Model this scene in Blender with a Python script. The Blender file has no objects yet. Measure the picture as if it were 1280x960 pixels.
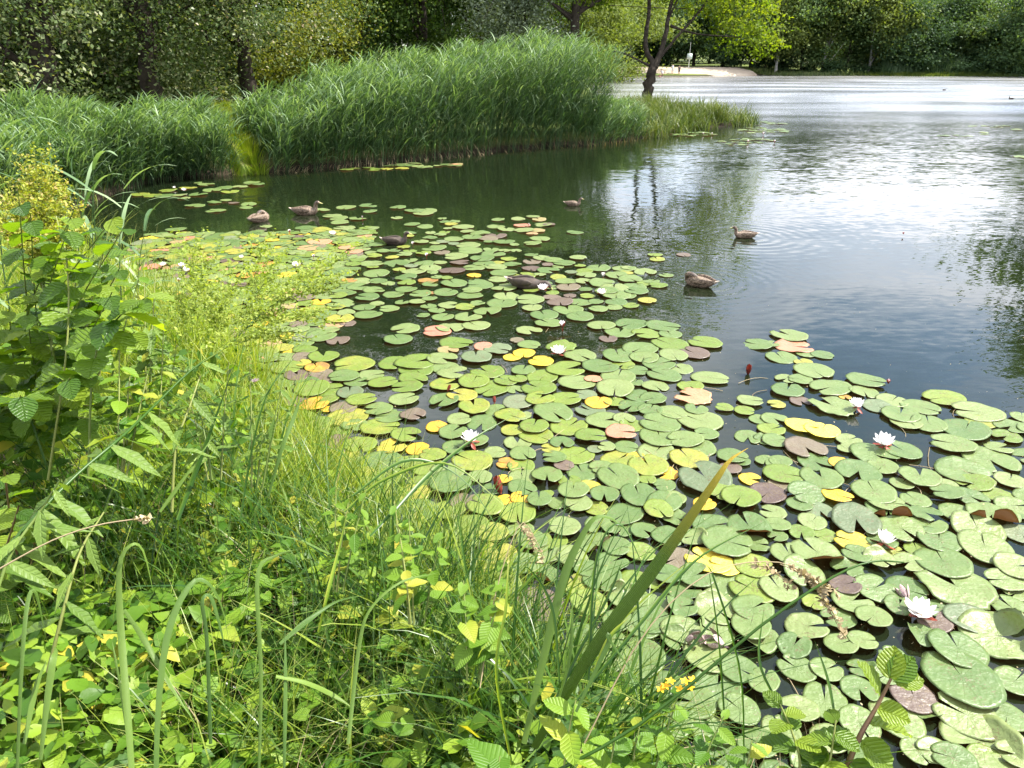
import bpy, math, random
import numpy as np
from mathutils import Vector, Matrix
R = math.radians
rng = np.random.default_rng(7)
random.seed(7)
scene = bpy.context.scene
COL = scene.collection

# ------------------------------------------------------------------ camera
CAM_H = 2.4; PITCH = 23.9; FPX = 924.0
cam_d = bpy.data.cameras.new("camera"); cam = bpy.data.objects.new("camera", cam_d); COL.objects.link(cam)
cam.location = (0, 0, CAM_H); cam.rotation_euler = (R(90 - PITCH), 0, 0)
cam_d.sensor_width = 36; cam_d.lens = 36 * FPX / 1280; cam_d.clip_start = 0.05; cam_d.clip_end = 3000
scene.camera = cam

# ------------------------------------------------------------------ sky + sun
SUN_AZ, SUN_EL = 74.0, 54.0          # azimuth from +Y towards +X
world = bpy.data.worlds.new("World"); scene.world = world; world.use_nodes = True
wn = world.node_tree; wn.nodes.clear()
def wnode(t, **k):
    n = wn.nodes.new(t)
    for a, b in k.items(): setattr(n, a, b)
    return n
out = wnode('ShaderNodeOutputWorld'); bg = wnode('ShaderNodeBackground'); sky = wnode('ShaderNodeTexSky')
sky.sky_type = 'NISHITA'; sky.sun_disc = False
sky.sun_elevation = R(SUN_EL); sky.sun_rotation = R(SUN_AZ); sky.air_density = 1.0; sky.dust_density = 0.6; sky.ozone_density = 1.6
tc = wnode('ShaderNodeTexCoord')
sep = wnode('ShaderNodeSeparateXYZ'); wn.links.new(tc.outputs['Generated'], sep.inputs[0])
zc = wnode('ShaderNodeMath', operation='MAXIMUM'); wn.links.new(sep.outputs[2], zc.inputs[0]); zc.inputs[1].default_value = 0.0
za = wnode('ShaderNodeMath', operation='ADD'); wn.links.new(zc.outputs[0], za.inputs[0]); za.inputs[1].default_value = 0.16
dx = wnode('ShaderNodeMath', operation='DIVIDE'); dy = wnode('ShaderNodeMath', operation='DIVIDE')
wn.links.new(sep.outputs[0], dx.inputs[0]); wn.links.new(za.outputs[0], dx.inputs[1])
wn.links.new(sep.outputs[1], dy.inputs[0]); wn.links.new(za.outputs[0], dy.inputs[1])
cv = wnode('ShaderNodeCombineXYZ'); wn.links.new(dx.outputs[0], cv.inputs[0]); wn.links.new(dy.outputs[0], cv.inputs[1]); cv.inputs[2].default_value = 21.6
cn = wnode('ShaderNodeTexNoise'); cn.inputs['Scale'].default_value = 0.85; cn.inputs['Detail'].default_value = 7; cn.inputs['Roughness'].default_value = 0.55
cn.inputs['Distortion'].default_value = 0.3
wn.links.new(cv.outputs[0], cn.inputs['Vector'])
cr = wnode('ShaderNodeValToRGB'); cr.color_ramp.elements[0].position = 0.35; cr.color_ramp.elements[1].position = 0.60
lowz = wnode('ShaderNodeMapRange'); wn.links.new(sep.outputs[2], lowz.inputs[0]); lowz.inputs[1].default_value = 0.0; lowz.inputs[2].default_value = 0.30; lowz.inputs[3].default_value = 0.08; lowz.inputs[4].default_value = 0.0
cad = wnode('ShaderNodeMath', operation='ADD'); wn.links.new(cn.outputs['Fac'], cad.inputs[0]); wn.links.new(lowz.outputs[0], cad.inputs[1])
wn.links.new(cad.outputs[0], cr.inputs[0])
CLOUD = 9.3
mixc = wnode('ShaderNodeMix', data_type='RGBA'); wn.links.new(cr.outputs[0], mixc.inputs['Factor'])
wn.links.new(sky.outputs[0], mixc.inputs['A']); mixc.inputs['B'].default_value = (CLOUD * .97, CLOUD * .98, CLOUD * 1.05, 1)
wn.links.new(mixc.outputs['Result'], bg.inputs[0]); bg.inputs[1].default_value = 0.108
wn.links.new(bg.outputs[0], out.inputs[0])

sun_d = bpy.data.lights.new("sun", 'SUN'); sun = bpy.data.objects.new("sun", sun_d); COL.objects.link(sun)
sun_d.energy = 5.0; sun_d.angle = R(0.5); sun_d.color = (1.0, 0.95, 0.86)
sd = Vector((math.sin(R(SUN_AZ)) * math.cos(R(SUN_EL)), math.cos(R(SUN_AZ)) * math.cos(R(SUN_EL)), math.sin(R(SUN_EL))))
sun.rotation_euler = sd.to_track_quat('Z', 'Y').to_euler(); sun.location = (0, 0, 30)

vs = scene.view_settings
vs.view_transform = 'Standard'; vs.look = 'None'; vs.exposure = 1.48; vs.gamma = 1.0; vs.use_curve_mapping = False
scene.cycles.max_bounces = 7; scene.cycles.diffuse_bounces = 3; scene.cycles.glossy_bounces = 3
scene.cycles.transmission_bounces = 4; scene.cycles.transparent_max_bounces = 6
scene.cycles.caustics_reflective = False; scene.cycles.caustics_refractive = False
scene.cycles.sample_clamp_indirect = 6
scene.cycles.use_denoising = True; scene.cycles.use_adaptive_sampling = True; scene.cycles.adaptive_threshold = 0.02

# ------------------------------------------------------------------ camera maths (only to find places on the ground)
cp, sp = math.cos(R(PITCH)), math.sin(R(PITCH))
FWD = np.array([0, cp, -sp]); UPV = np.array([0, sp, cp])
def ray(px, py):
    return FWD + (px - 640) / FPX * np.array([1., 0, 0]) - (py - 480) / FPX * UPV
def P(px, py, depth):
    return np.array([0, 0, CAM_H]) + ray(px, py) * depth
def W(px, py, z=0.0):
    d = ray(px, py); t = (z - CAM_H) / d[2]
    return np.array([0, 0, CAM_H]) + d * t
def depth_at(px, py, z=0.0):
    d = ray(px, py); return (z - CAM_H) / d[2]
def at(px, dist, z=0.0):             # a place at this ground distance in the direction of a column
    d = ray(px, 70); d = d / math.hypot(d[0], d[1]) * dist
    return np.array([d[0], d[1], z])

# ------------------------------------------------------------------ materials
def newmat(name):
    m = bpy.data.materials.new(name); m.use_nodes = True
    nt = m.node_tree; nt.nodes.clear()
    return m, nt
def N(nt, t, **k):
    n = nt.nodes.new(t)
    for a, b in k.items(): setattr(n, a, b)
    return n
def rgb(c): return (c[0], c[1], c[2], 1.0)
def ramp(nt, src, stops):
    r = N(nt, 'ShaderNodeValToRGB'); e = r.color_ramp.elements
    e[0].position, e[0].color = stops[0][0], rgb(stops[0][1])
    e[1].position, e[1].color = stops[-1][0], rgb(stops[-1][1])
    for p, c in stops[1:-1]:
        q = e.new(p); q.color = rgb(c)
    nt.links.new(src, r.inputs[0]); return r
def noise(nt, scale, detail=3, vec=None, rough=0.5):
    n = N(nt, 'ShaderNodeTexNoise'); n.inputs['Scale'].default_value = scale; n.inputs['Detail'].default_value = detail
    n.inputs['Roughness'].default_value = rough
    if vec is not None: nt.links.new(vec, n.inputs['Vector'])
    return n
def math_n(nt, op, a, b=None, clamp=False):
    n = N(nt, 'ShaderNodeMath', operation=op); n.use_clamp = clamp
    for i, v in enumerate((a, b)):
        if v is None: continue
        if isinstance(v, (int, float)): n.inputs[i].default_value = v
        else: nt.links.new(v, n.inputs[i])
    return n.outputs[0]
def mixrgb(nt, f, a, b, mode='MIX'):
    n = N(nt, 'ShaderNodeMix', data_type='RGBA', blend_type=mode)
    for k, v in (('Factor', f), ('A', a), ('B', b)):
        if isinstance(v, (int, float)): n.inputs[k].default_value = v
        elif isinstance(v, tuple): n.inputs[k].default_value = rgb(v)
        else: nt.links.new(v, n.inputs[k])
    return n.outputs['Result']

def leaf_mat(name, stops, trans=0.35, tcol=(1.5, 1.5, .45), rough=0.48, spec=0.28, per_object=False, tip=None, tipstart=.8, back=None, nscale=6.0, bump=0.0, veins=0.0, stripes=0.0):
    """leaf: colour from the per-leaf value 'var' (or the object's random), translucent"""
    m, nt = newmat(name)
    o = N(nt, 'ShaderNodeOutputMaterial')
    if per_object: v = N(nt, 'ShaderNodeObjectInfo').outputs['Random']
    else: v = N(nt, 'ShaderNodeAttribute', attribute_name='var').outputs['Fac']
    pos = N(nt, 'ShaderNodeNewGeometry')
    nz = noise(nt, nscale, 2, pos.outputs['Position'])
    v2 = math_n(nt, 'ADD', v, math_n(nt, 'MULTIPLY', math_n(nt, 'SUBTRACT', nz.outputs['Fac'], .5), .5), True)
    col = ramp(nt, v2, stops).outputs[0]
    if tip is not None:
        t = N(nt, 'ShaderNodeAttribute', attribute_name='t').outputs['Fac']
        mr = N(nt, 'ShaderNodeMapRange'); nt.links.new(t, mr.inputs[0]); mr.inputs[1].default_value = tipstart; mr.inputs[2].default_value = 1.0
        col = mixrgb(nt, mr.outputs[0], col, tip)
    hgt = None
    if veins:
        ob = N(nt, 'ShaderNodeTexCoord'); sx = N(nt, 'ShaderNodeSeparateXYZ'); nt.links.new(ob.outputs['Object'], sx.inputs[0])
        ay = math_n(nt, 'ABSOLUTE', sx.outputs[1]); ph = math_n(nt, 'SUBTRACT', math_n(nt, 'MULTIPLY', sx.outputs[0], 26.0), math_n(nt, 'MULTIPLY', ay, 22.0))
        sw = math_n(nt, 'POWER', math_n(nt, 'ABSOLUTE', math_n(nt, 'SINE', ph)), 6.0)
        mid = math_n(nt, 'SUBTRACT', 1.0, math_n(nt, 'MULTIPLY', ay, 45.0), True)
        hgt = math_n(nt, 'MAXIMUM', sw, mid); col = mixrgb(nt, math_n(nt, 'MULTIPLY', hgt, veins), col, mixrgb(nt, 1.0, col, (1.5, 1.4, 1.6), 'MULTIPLY'))
    if stripes:
        sv = N(nt, 'ShaderNodeAttribute', attribute_name='var').outputs['Fac']
        hgt = math_n(nt, 'POWER', math_n(nt, 'ABSOLUTE', math_n(nt, 'SINE', math_n(nt, 'MULTIPLY', sv, 27.0))), 2.0); col = mixrgb(nt, math_n(nt, 'MULTIPLY', hgt, stripes), col, mixrgb(nt, 1.0, col, (.55, .6, .5), 'MULTIPLY'))
    if back is not None: col = mixrgb(nt, pos.outputs['Backfacing'], col, back)
    pr = N(nt, 'ShaderNodeBsdfPrincipled'); nt.links.new(col, pr.inputs['Base Color'])
    pr.inputs['Roughness'].default_value = rough; pr.inputs['Specular IOR Level'].default_value = spec
    if bump:
        b = N(nt, 'ShaderNodeBump'); b.inputs['Strength'].default_value = bump; b.inputs['Distance'].default_value = .004
        nb = noise(nt, 90, 3, pos.outputs['Position']); nt.links.new(nb.outputs['Fac'] if hgt is None else math_n(nt, 'SUBTRACT', nb.outputs['Fac'], hgt), b.inputs['Height'])
        nt.links.new(b.outputs[0], pr.inputs['Normal'])
    tr = N(nt, 'ShaderNodeBsdfTranslucent')
    tcn = mixrgb(nt, 1.0, col, tcol, 'MULTIPLY'); nt.links.new(tcn, tr.inputs[0])
    ms = N(nt, 'ShaderNodeMixShader'); ms.inputs[0].default_value = trans
    nt.links.new(pr.outputs[0], ms.inputs[1]); nt.links.new(tr.outputs[0], ms.inputs[2]); nt.links.new(ms.outputs[0], o.inputs[0])
    return m
def plain_mat(name, a, b=None, rough=.7, scale=8.0, spec=.4, bump=0.0, bscale=30, metallic=0):
    m, nt = newmat(name); o = N(nt, 'ShaderNodeOutputMaterial'); pr = N(nt, 'ShaderNodeBsdfPrincipled')
    tcn = N(nt, 'ShaderNodeTexCoord')
    nz = noise(nt, scale, 4, tcn.outputs['Object'])
    c = ramp(nt, nz.outputs['Fac'], [(.35, a), (.65, b or a)])
    nt.links.new(c.outputs[0], pr.inputs['Base Color']); pr.inputs['Roughness'].default_value = rough
    pr.inputs['Specular IOR Level'].default_value = spec
    if bump:
        bn = N(nt, 'ShaderNodeBump'); bn.inputs['Strength'].default_value = bump; bn.inputs['Distance'].default_value = .02
        n2 = noise(nt, bscale, 5, tcn.outputs['Object']); nt.links.new(n2.outputs['Fac'], bn.inputs['Height']); nt.links.new(bn.outputs[0], pr.inputs['Normal'])
    nt.links.new(pr.outputs[0], o.inputs[0]); return m

M = {}
M['grass'] = leaf_mat('bank_grass', [(0, (.022, .065, .006)), (.5, (.085, .165, .013)), (1, (.24, .30, .04))], trans=.4, tip=(.30, .32, .10), tipstart=.75, rough=.4)
M['grass_y'] = leaf_mat('fresh_yellow_grass', [(0, (.07, .14, .01)), (.5, (.17, .25, .018)), (1, (.31, .35, .05))], trans=.42, tip=(.38, .36, .13), rough=.4)
M['sedge'] = leaf_mat('sedge_green', [(0, (.015, .05, .008)), (.6, (.045, .11, .014)), (1, (.11, .18, .025))], trans=.35, rough=.33, spec=.3)
M['blade'] = leaf_mat('broad_blade', [(0, (.05, .11, .02)), (1, (.14, .22, .035))], trans=.3, rough=.42, spec=.3, per_object=True, nscale=4, bump=.3, stripes=.3)
M['iris'] = leaf_mat('iris_blade', [(0, (.05, .10, .008)), (1, (.09, .15, .014))], trans=.22, rough=.42, spec=.25, per_object=True, tip=(.50, .33, .03), tipstart=.5, bump=.5, stripes=.6)
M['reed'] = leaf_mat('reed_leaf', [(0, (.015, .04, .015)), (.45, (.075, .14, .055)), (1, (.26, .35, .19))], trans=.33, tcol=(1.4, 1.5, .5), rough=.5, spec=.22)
M['reed_straw'] = leaf_mat('reed_straw', [(0, (.10, .08, .04)), (1, (.24, .20, .11))], trans=.1, rough=.7, spec=.2)
M['spit'] = leaf_mat('spit_grass', [(0, (.03, .055, .012)), (.5, (.07, .11, .022)), (1, (.17, .19, .06))], trans=.3)
M['weed'] = leaf_mat('low_weed_leaf', [(0, (.028, .08, .007)), (.5, (.095, .19, .013)), (.92, (.21, .30, .025)), (1, (.38, .34, .04))], trans=.38, rough=.48, bump=.3)
M['weed_o'] = leaf_mat('bindweed_leaf', [(0, (.05, .13, .010)), (.8, (.15, .25, .02)), (1, (.30, .31, .04))], trans=.38, rough=.46, per_object=True, bump=.4, veins=.35)
M['alder'] = leaf_mat('alder_leaf', [(0, (.05, .12, .012)), (.6, (.12, .21, .02)), (1, (.22, .31, .03))], trans=.5, tcol=(1.7, 1.6, .35), rough=.38, spec=.4, per_object=True, bump=.8, veins=.2)
M['lance'] = leaf_mat('lance_leaf', [(0, (.07, .13, .02)), (1, (.13, .20, .035))], trans=.32, rough=.48, per_object=True, bump=.4, veins=.3)
M['gold'] = leaf_mat('goldenrod_spray', [(0, (.17, .22, .02)), (.7, (.31, .33, .04)), (1, (.40, .30, .12))], trans=.35)
M['spray'] = leaf_mat('spray_weed', [(0, (.16, .23, .03)), (1, (.29, .34, .06))], trans=.4)
M['stem'] = leaf_mat('green_stem', [(0, (.10, .15, .03)), (1, (.20, .22, .06))], trans=.1, per_object=True)
M['stem_red'] = plain_mat('red_stem', (.10, .05, .03), (.16, .10, .04), .6)
M['straw'] = leaf_mat('dry_straw', [(0, (.20, .15, .08)), (1, (.40, .33, .20))], trans=.15, rough=.8, spec=.2)
M['oak'] = leaf_mat('oak_leaf', [(0, (.03, .06, .018)), (.5, (.08, .12, .042)), (.85, (.22, .24, .13)), (1, (.32, .25, .17))], trans=.3, rough=.38, spec=.12, nscale=.8)
M['wood'] = leaf_mat('wood_leaf', [(0, (.025, .055, .015)), (.6, (.06, .11, .025)), (1, (.11, .16, .035))], trans=.3, rough=.4, spec=.10, nscale=.5)
M['silver'] = leaf_mat('silver_leaf', [(0, (.06, .09, .05)), (1, (.20, .24, .16))], trans=.2, rough=.35, spec=.12, nscale=.8)
M['ylw'] = leaf_mat('yellow_bush_leaf', [(0, (.10, .13, .02)), (1, (.26, .27, .04))], trans=.4, spec=.1, rough=.6, nscale=.8)
M['sunny'] = leaf_mat('maple_leaf', [(0, (.06, .11, .012)), (.5, (.12, .18, .018)), (1, (.23, .27, .03))], trans=.48, tcol=(1.6, 1.6, .35), spec=.1, rough=.6, nscale=.8)
M['fara'] = leaf_mat('far_leaf_dark', [(0, (.03, .065, .03)), (1, (.075, .125, .05))], trans=.3, spec=.1, rough=.6, nscale=.3)  # far leaf colours lightened to stand in for distance haze
M['farb'] = leaf_mat('far_leaf_mid', [(0, (.05, .10, .035)), (1, (.13, .19, .07))], trans=.35, spec=.1, rough=.6, nscale=.3)
M['farc'] = leaf_mat('far_leaf_light', [(0, (.07, .11, .03)), (1, (.18, .22, .06))], trans=.35, spec=.1, rough=.6, nscale=.3)
M['bark'] = plain_mat('dark_bark', (.018, .014, .010), (.045, .036, .028), .9, 6, .2, .8, 18)
M['birch'] = plain_mat('pale_bark', (.25, .24, .2), (.5, .48, .44), .8, 3, .2, .4, 12)
M['petal'] = leaf_mat('white_petal', [(0, (.86, .84, .84)), (1, (.90, .88, .88))], trans=.5, tcol=(1, 1, 1), rough=.5, spec=.3, per_object=True)
M['petal_p'] = leaf_mat('pink_petal', [(0, (.72, .50, .52)), (1, (.80, .62, .62))], trans=.3, tcol=(1, .9, .9), rough=.5, spec=.3, per_object=True)
M['sepal'] = leaf_mat('sepal', [(0, (.17, .03, .02)), (1, (.30, .07, .04))], trans=.2, tcol=(1.3, .8, .6), rough=.45, per_object=True)
M['stamen'] = plain_mat('stamen', (.75, .52, .06), (.85, .68, .15), .6, 60)
M['wilt'] = plain_mat('wilted_flower', (.16, .09, .09), (.55, .42, .40), .7, 25)
M['flower_y'] = leaf_mat('yellow_flower', [(0, (.75, .45, .02)), (1, (.85, .62, .04))], trans=.3, tcol=(1, 1, .6))

def pad_mat(name, stops, spot=(.10, .07, .03), spots=.66, vein=.25, back=(.16, .07, .045), rough=.36):
    m, nt = newmat(name); o = N(nt, 'ShaderNodeOutputMaterial'); pr = N(nt, 'ShaderNodeBsdfPrincipled')
    uv = N(nt, 'ShaderNodeUVMap', uv_map='leaf'); geo = N(nt, 'ShaderNodeNewGeometry')
    v = N(nt, 'ShaderNodeAttribute', attribute_name='var').outputs['Fac']
    oi = N(nt, 'ShaderNodeObjectInfo').outputs['Random']
    vv = math_n(nt, 'FRACT', math_n(nt, 'ADD', v, oi))
    big = noise(nt, 9, 3, geo.outputs['Position'])
    val = math_n(nt, 'ADD', vv, math_n(nt, 'MULTIPLY', math_n(nt, 'SUBTRACT', big.outputs['Fac'], .5), .7), True)
    col = ramp(nt, val, stops).outputs[0]
    s = N(nt, 'ShaderNodeSeparateXYZ'); nt.links.new(uv.outputs[0], s.inputs[0])
    ang = math_n(nt, 'ARCTAN2', s.outputs[1], s.outputs[0])
    l2 = N(nt, 'ShaderNodeVectorMath', operation='LENGTH'); nt.links.new(uv.outputs[0], l2.inputs[0])
    rad = l2.outputs['Value']
    w = math_n(nt, 'ABSOLUTE', math_n(nt, 'SINE', math_n(nt, 'ADD', math_n(nt, 'MULTIPLY', ang, 7.0), math_n(nt, 'MULTIPLY', rad, .6))))
    line = math_n(nt, 'SUBTRACT', 1.0, math_n(nt, 'MULTIPLY', w, math_n(nt, 'ADD', math_n(nt, 'MULTIPLY', rad, 14), 2)), True)
    line = math_n(nt, 'MULTIPLY', line, math_n(nt, 'SUBTRACT', 1.05, rad, True))
    col = mixrgb(nt, math_n(nt, 'MULTIPLY', line, vein), col, (.26, .30, .10))
    sn = noise(nt, 95, 2, geo.outputs['Position']); sm = noise(nt, 14, 2, geo.outputs['Position'])
    sf = math_n(nt, 'MULTIPLY', math_n(nt, 'GREATER_THAN', math_n(nt, 'ADD', sn.outputs['Fac'], math_n(nt, 'MULTIPLY', math_n(nt, 'SUBTRACT', sm.outputs['Fac'], .5), .5)), spots), .6)
    col = mixrgb(nt, sf, col, spot)
    # brown rim wear
    rimn = noise(nt, 22, 3, geo.outputs['Position'])
    rimf = math_n(nt, 'GREATER_THAN', math_n(nt, 'ADD', rad, math_n(nt, 'MULTIPLY', rimn.outputs['Fac'], .35)), 1.215)
    col = mixrgb(nt, math_n(nt, 'MULTIPLY', rimf, .55), col, (.24, .20, .06))
    col = mixrgb(nt, geo.outputs['Backfacing'], col, back)
    nt.links.new(col, pr.inputs['Base Color'])
    rn = noise(nt, 30, 3, geo.outputs['Position'])
    rr = N(nt, 'ShaderNodeMapRange'); nt.links.new(rn.outputs['Fac'], rr.inputs[0]); rr.inputs[3].default_value = rough - .08; rr.inputs[4].default_value = rough + .28
    nt.links.new(rr.outputs[0], pr.inputs['Roughness']); pr.inputs['Specular IOR Level'].default_value = .5
    b = N(nt, 'ShaderNodeBump'); b.inputs['Strength'].default_value = .8; b.inputs['Distance'].default_value = .007
    fine = noise(nt, 38, 3, geo.outputs['Position'])
    nt.links.new(math_n(nt, 'ADD', math_n(nt, 'MULTIPLY', line, -.35), math_n(nt, 'MULTIPLY', fine.outputs['Fac'], 1.0)), b.inputs['Height'])
    nt.links.new(b.outputs[0], pr.inputs['Normal'])
    tr = N(nt, 'ShaderNodeBsdfTranslucent'); nt.links.new(mixrgb(nt, 1., col, (1.3, 1.3, .4), 'MULTIPLY'), tr.inputs[0])
    ms = N(nt, 'ShaderNodeMixShader'); ms.inputs[0].default_value = .12
    nt.links.new(pr.outputs[0], ms.inputs[1]); nt.links.new(tr.outputs[0], ms.inputs[2]); nt.links.new(ms.outputs[0], o.inputs[0])
    return m
PM = {
 'g': pad_mat('pad_green', [(0, (.068, .118, .028)), (.5, (.105, .155, .040)), (1, (.15, .19, .062))]),
 'l': pad_mat('pad_lime', [(0, (.09, .145, .018)), (.6, (.13, .18, .022)), (1, (.23, .22, .03))], spots=.62),
 'y': pad_mat('pad_yellow', [(0, (.22, .23, .03)), (.3, (.46, .34, .02)), (.75, (.50, .28, .015)), (1, (.20, .11, .03))], spot=(.25, .12, .03), spots=.60, back=(.5, .35, .05)),
 's': pad_mat('pad_salmon', [(0, (.20, .18, .07)), (.4, (.36, .19, .10)), (1, (.36, .14, .09))], spot=(.25, .12, .05), spots=.62, back=(.35, .15, .1)),
 'b': pad_mat('pad_brown', [(0, (.07, .045, .035)), (.5, (.11, .08, .06)), (1, (.14, .12, .07))], spots=.6),
 'o': pad_mat('pad_olive', [(0, (.08, .11, .05)), (.5, (.11, .15, .07)), (1, (.13, .15, .08))], spots=.64),
}
# submerged / soft things
M['sunk'] = plain_mat('sunken_leaf', (.16, .06, .03), (.26, .12, .05), .8, 12)

# ------------------------------------------------------------------ mesh helpers
def setattr_np(me, name, arr, dom='POINT'):
    a = me.attributes.new(name, 'FLOAT', dom); a.data.foreach_set('value', np.asarray(arr, dtype=np.float32).ravel())
def make_mesh(name, V, F, mat=None, var=None, t=None, uv=None, smooth=True, mats=None, matidx=None):
    """F: list of (M,k) int arrays"""
    if isinstance(F, np.ndarray): F = [F]
    me = bpy.data.meshes.new(name)
    V = np.asarray(V, dtype=np.float32).reshape(-1, 3)
    me.vertices.add(len(V)); me.vertices.foreach_set('co', V.ravel())
    li = np.concatenate([f.ravel() for f in F]).astype(np.int32)
    sizes = np.concatenate([np.full(len(f), f.shape[1], dtype=np.int32) for f in F])
    st = np.concatenate([[0], np.cumsum(sizes)[:-1]]).astype(np.int32)
    me.loops.add(len(li)); me.loops.foreach_set('vertex_index', li)
    me.polygons.add(len(sizes)); me.polygons.foreach_set('loop_start', st)
    try: me.polygons.foreach_set('loop_total', sizes)
    except Exception: pass
    if smooth: me.polygons.foreach_set('use_smooth', np.ones(len(sizes), dtype=bool))
    if matidx is not None: me.polygons.foreach_set('material_index', np.asarray(matidx, dtype=np.int32))
    me.update(calc_edges=True)
    if var is not None: setattr_np(me, 'var', var)
    if t is not None: setattr_np(me, 't', t)
    if uv is not None:
        l = me.uv_layers.new(name='leaf'); l.data.foreach_set('uv', np.asarray(uv, dtype=np.float32)[li].ravel())
    for m in (mats or ([mat] if mat else [])): me.materials.append(m)
    return me
def link(name, me, parent=None, loc=None):
    o = bpy.data.objects.new(name, me); COL.objects.link(o)
    if parent is not None: o.parent = parent
    if loc is not None: o.location = loc
    return o
def empty(name, loc=(0, 0, 0)):
    o = bpy.data.objects.new(name, None); o.empty_display_size = .1; COL.objects.link(o); o.location = loc; return o
def tag(o, label, cat, group=None, kind=None):
    if label: o['label'] = label
    if cat: o['category'] = cat
    if group: o['group'] = group
    if kind: o['kind'] = kind
    return o
class Acc:
    def __init__(s): s.V = []; s.F4 = []; s.F3 = []; s.var = []; s.t = []; s.n = 0
    def add(s, V, F, var=None, t=None):
        V = np.asarray(V, float).reshape(-1, 3); F = np.asarray(F)
        (s.F4 if F.shape[1] == 4 else s.F3).append(F + s.n); s.V.append(V)
        s.var.append(np.full(len(V), .5) if var is None else np.broadcast_to(np.asarray(var, float).ravel() if np.ndim(var) else var, (len(V),)))
        s.t.append(np.zeros(len(V)) if t is None else np.asarray(t).ravel()); s.n += len(V)
    def mesh(s, name, mat):
        F = [np.concatenate(f) for f in (s.F4, s.F3) if f]
        return make_mesh(name, np.concatenate(s.V), F, mat, np.concatenate(s.var), np.concatenate(s.t))

def blades(base, az, L, th0, bend, w, S=4, p=1.3, side=None, wprof='grass', twist=0.0):
    """N ribbons; returns V,F,t"""
    n = len(base); base = np.asarray(base, float)
    f = lambda a: np.broadcast_to(np.asarray(a, float), (n,))
    az, L, th0, bend, w = map(f, (az, L, th0, bend, w))
    ts = np.linspace(0, 1, S + 1)
    tm = (ts[:-1] + ts[1:]) / 2
    th = th0[:, None] + bend[:, None] * tm[None] ** p
    dh = np.sin(th) * (L / S)[:, None]; dz = np.cos(th) * (L / S)[:, None]
    h = np.concatenate([np.zeros((n, 1)), np.cumsum(dh, 1)], 1); z = np.concatenate([np.zeros((n, 1)), np.cumsum(dz, 1)], 1)
    cx = base[:, 0:1] + np.cos(az)[:, None] * h; cy = base[:, 1:2] + np.sin(az)[:, None] * h; cz = base[:, 2:3] + z
    if wprof == 'grass': wp = np.clip(1.0 - ts ** 2.2, .04, 1)
    else: wp = np.clip(np.sin(np.pi * (0.12 + .88 * ts)) ** .7, .05, 1)
    sa = az[:, None] + np.pi / 2 + (twist * (rng.random((n, 1)) - .5)) * (1 + ts[None])
    sx = np.cos(sa) * w[:, None] * .5 * wp; sy = np.sin(sa) * w[:, None] * .5 * wp
    V = np.stack([np.stack([cx - sx, cy - sy, cz], -1), np.stack([cx + sx, cy + sy, cz], -1)], 2)   # n,S+1,2,3
    idx = np.arange(n * (S + 1) * 2).reshape(n, S + 1, 2)
    F = np.stack([idx[:, :-1, 0], idx[:, :-1, 1], idx[:, 1:, 1], idx[:, 1:, 0]], -1).reshape(-1, 4)
    t = np.broadcast_to(ts[None, :, None], (n, S + 1, 2))
    return V.reshape(-1, 3), F, t.ravel(), (S + 1) * 2

def tube(pts, radii, sides=6, closed=True):
    pts = np.asarray(pts, float); n = len(pts); radii = np.broadcast_to(np.asarray(radii, float), (n,))
    tg = np.gradient(pts, axis=0); tg /= np.linalg.norm(tg, axis=1)[:, None] + 1e-9
    ref = np.array([0, 0, 1.]) if abs(tg[0][2]) < .9 else np.array([1., 0, 0])
    a = np.cross(tg[0], ref); a /= np.linalg.norm(a)
    V = []
    for i in range(n):
        a = a - tg[i] * a.dot(tg[i]); a /= np.linalg.norm(a) + 1e-9; b = np.cross(tg[i], a)
        ang = np.arange(sides) * 2 * np.pi / sides
        V.append(pts[i] + radii[i] * (np.cos(ang)[:, None] * a + np.sin(ang)[:, None] * b))
    V = np.concatenate(V)
    F = []
    for i in range(n - 1):
        for j in range(sides):
            k = (j + 1) % sides; F.append((i * sides + j, i * sides + k, (i + 1) * sides + k, (i + 1) * sides + j))
    return V, np.array(F)
def spline(pts, n=12):
    pts = np.asarray(pts, float)
    if len(pts) < 3:
        return np.array([pts[0] + (pts[-1] - pts[0]) * u for u in np.linspace(0, 1, n)])
    Q = np.vstack([2 * pts[0] - pts[1], pts, 2 * pts[-1] - pts[-2]]); out = []
    m = len(pts) - 1
    for u in np.linspace(0, m - 1e-6, n):
        i = int(u); f = u - i; p0, p1, p2, p3 = Q[i:i + 4]
        out.append(.5 * ((2 * p1) + (-p0 + p2) * f + (2 * p0 - 5 * p1 + 4 * p2 - p3) * f * f + (-p0 + 3 * p1 - 3 * p2 + p3) * f ** 3))
    return np.array(out)

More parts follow.
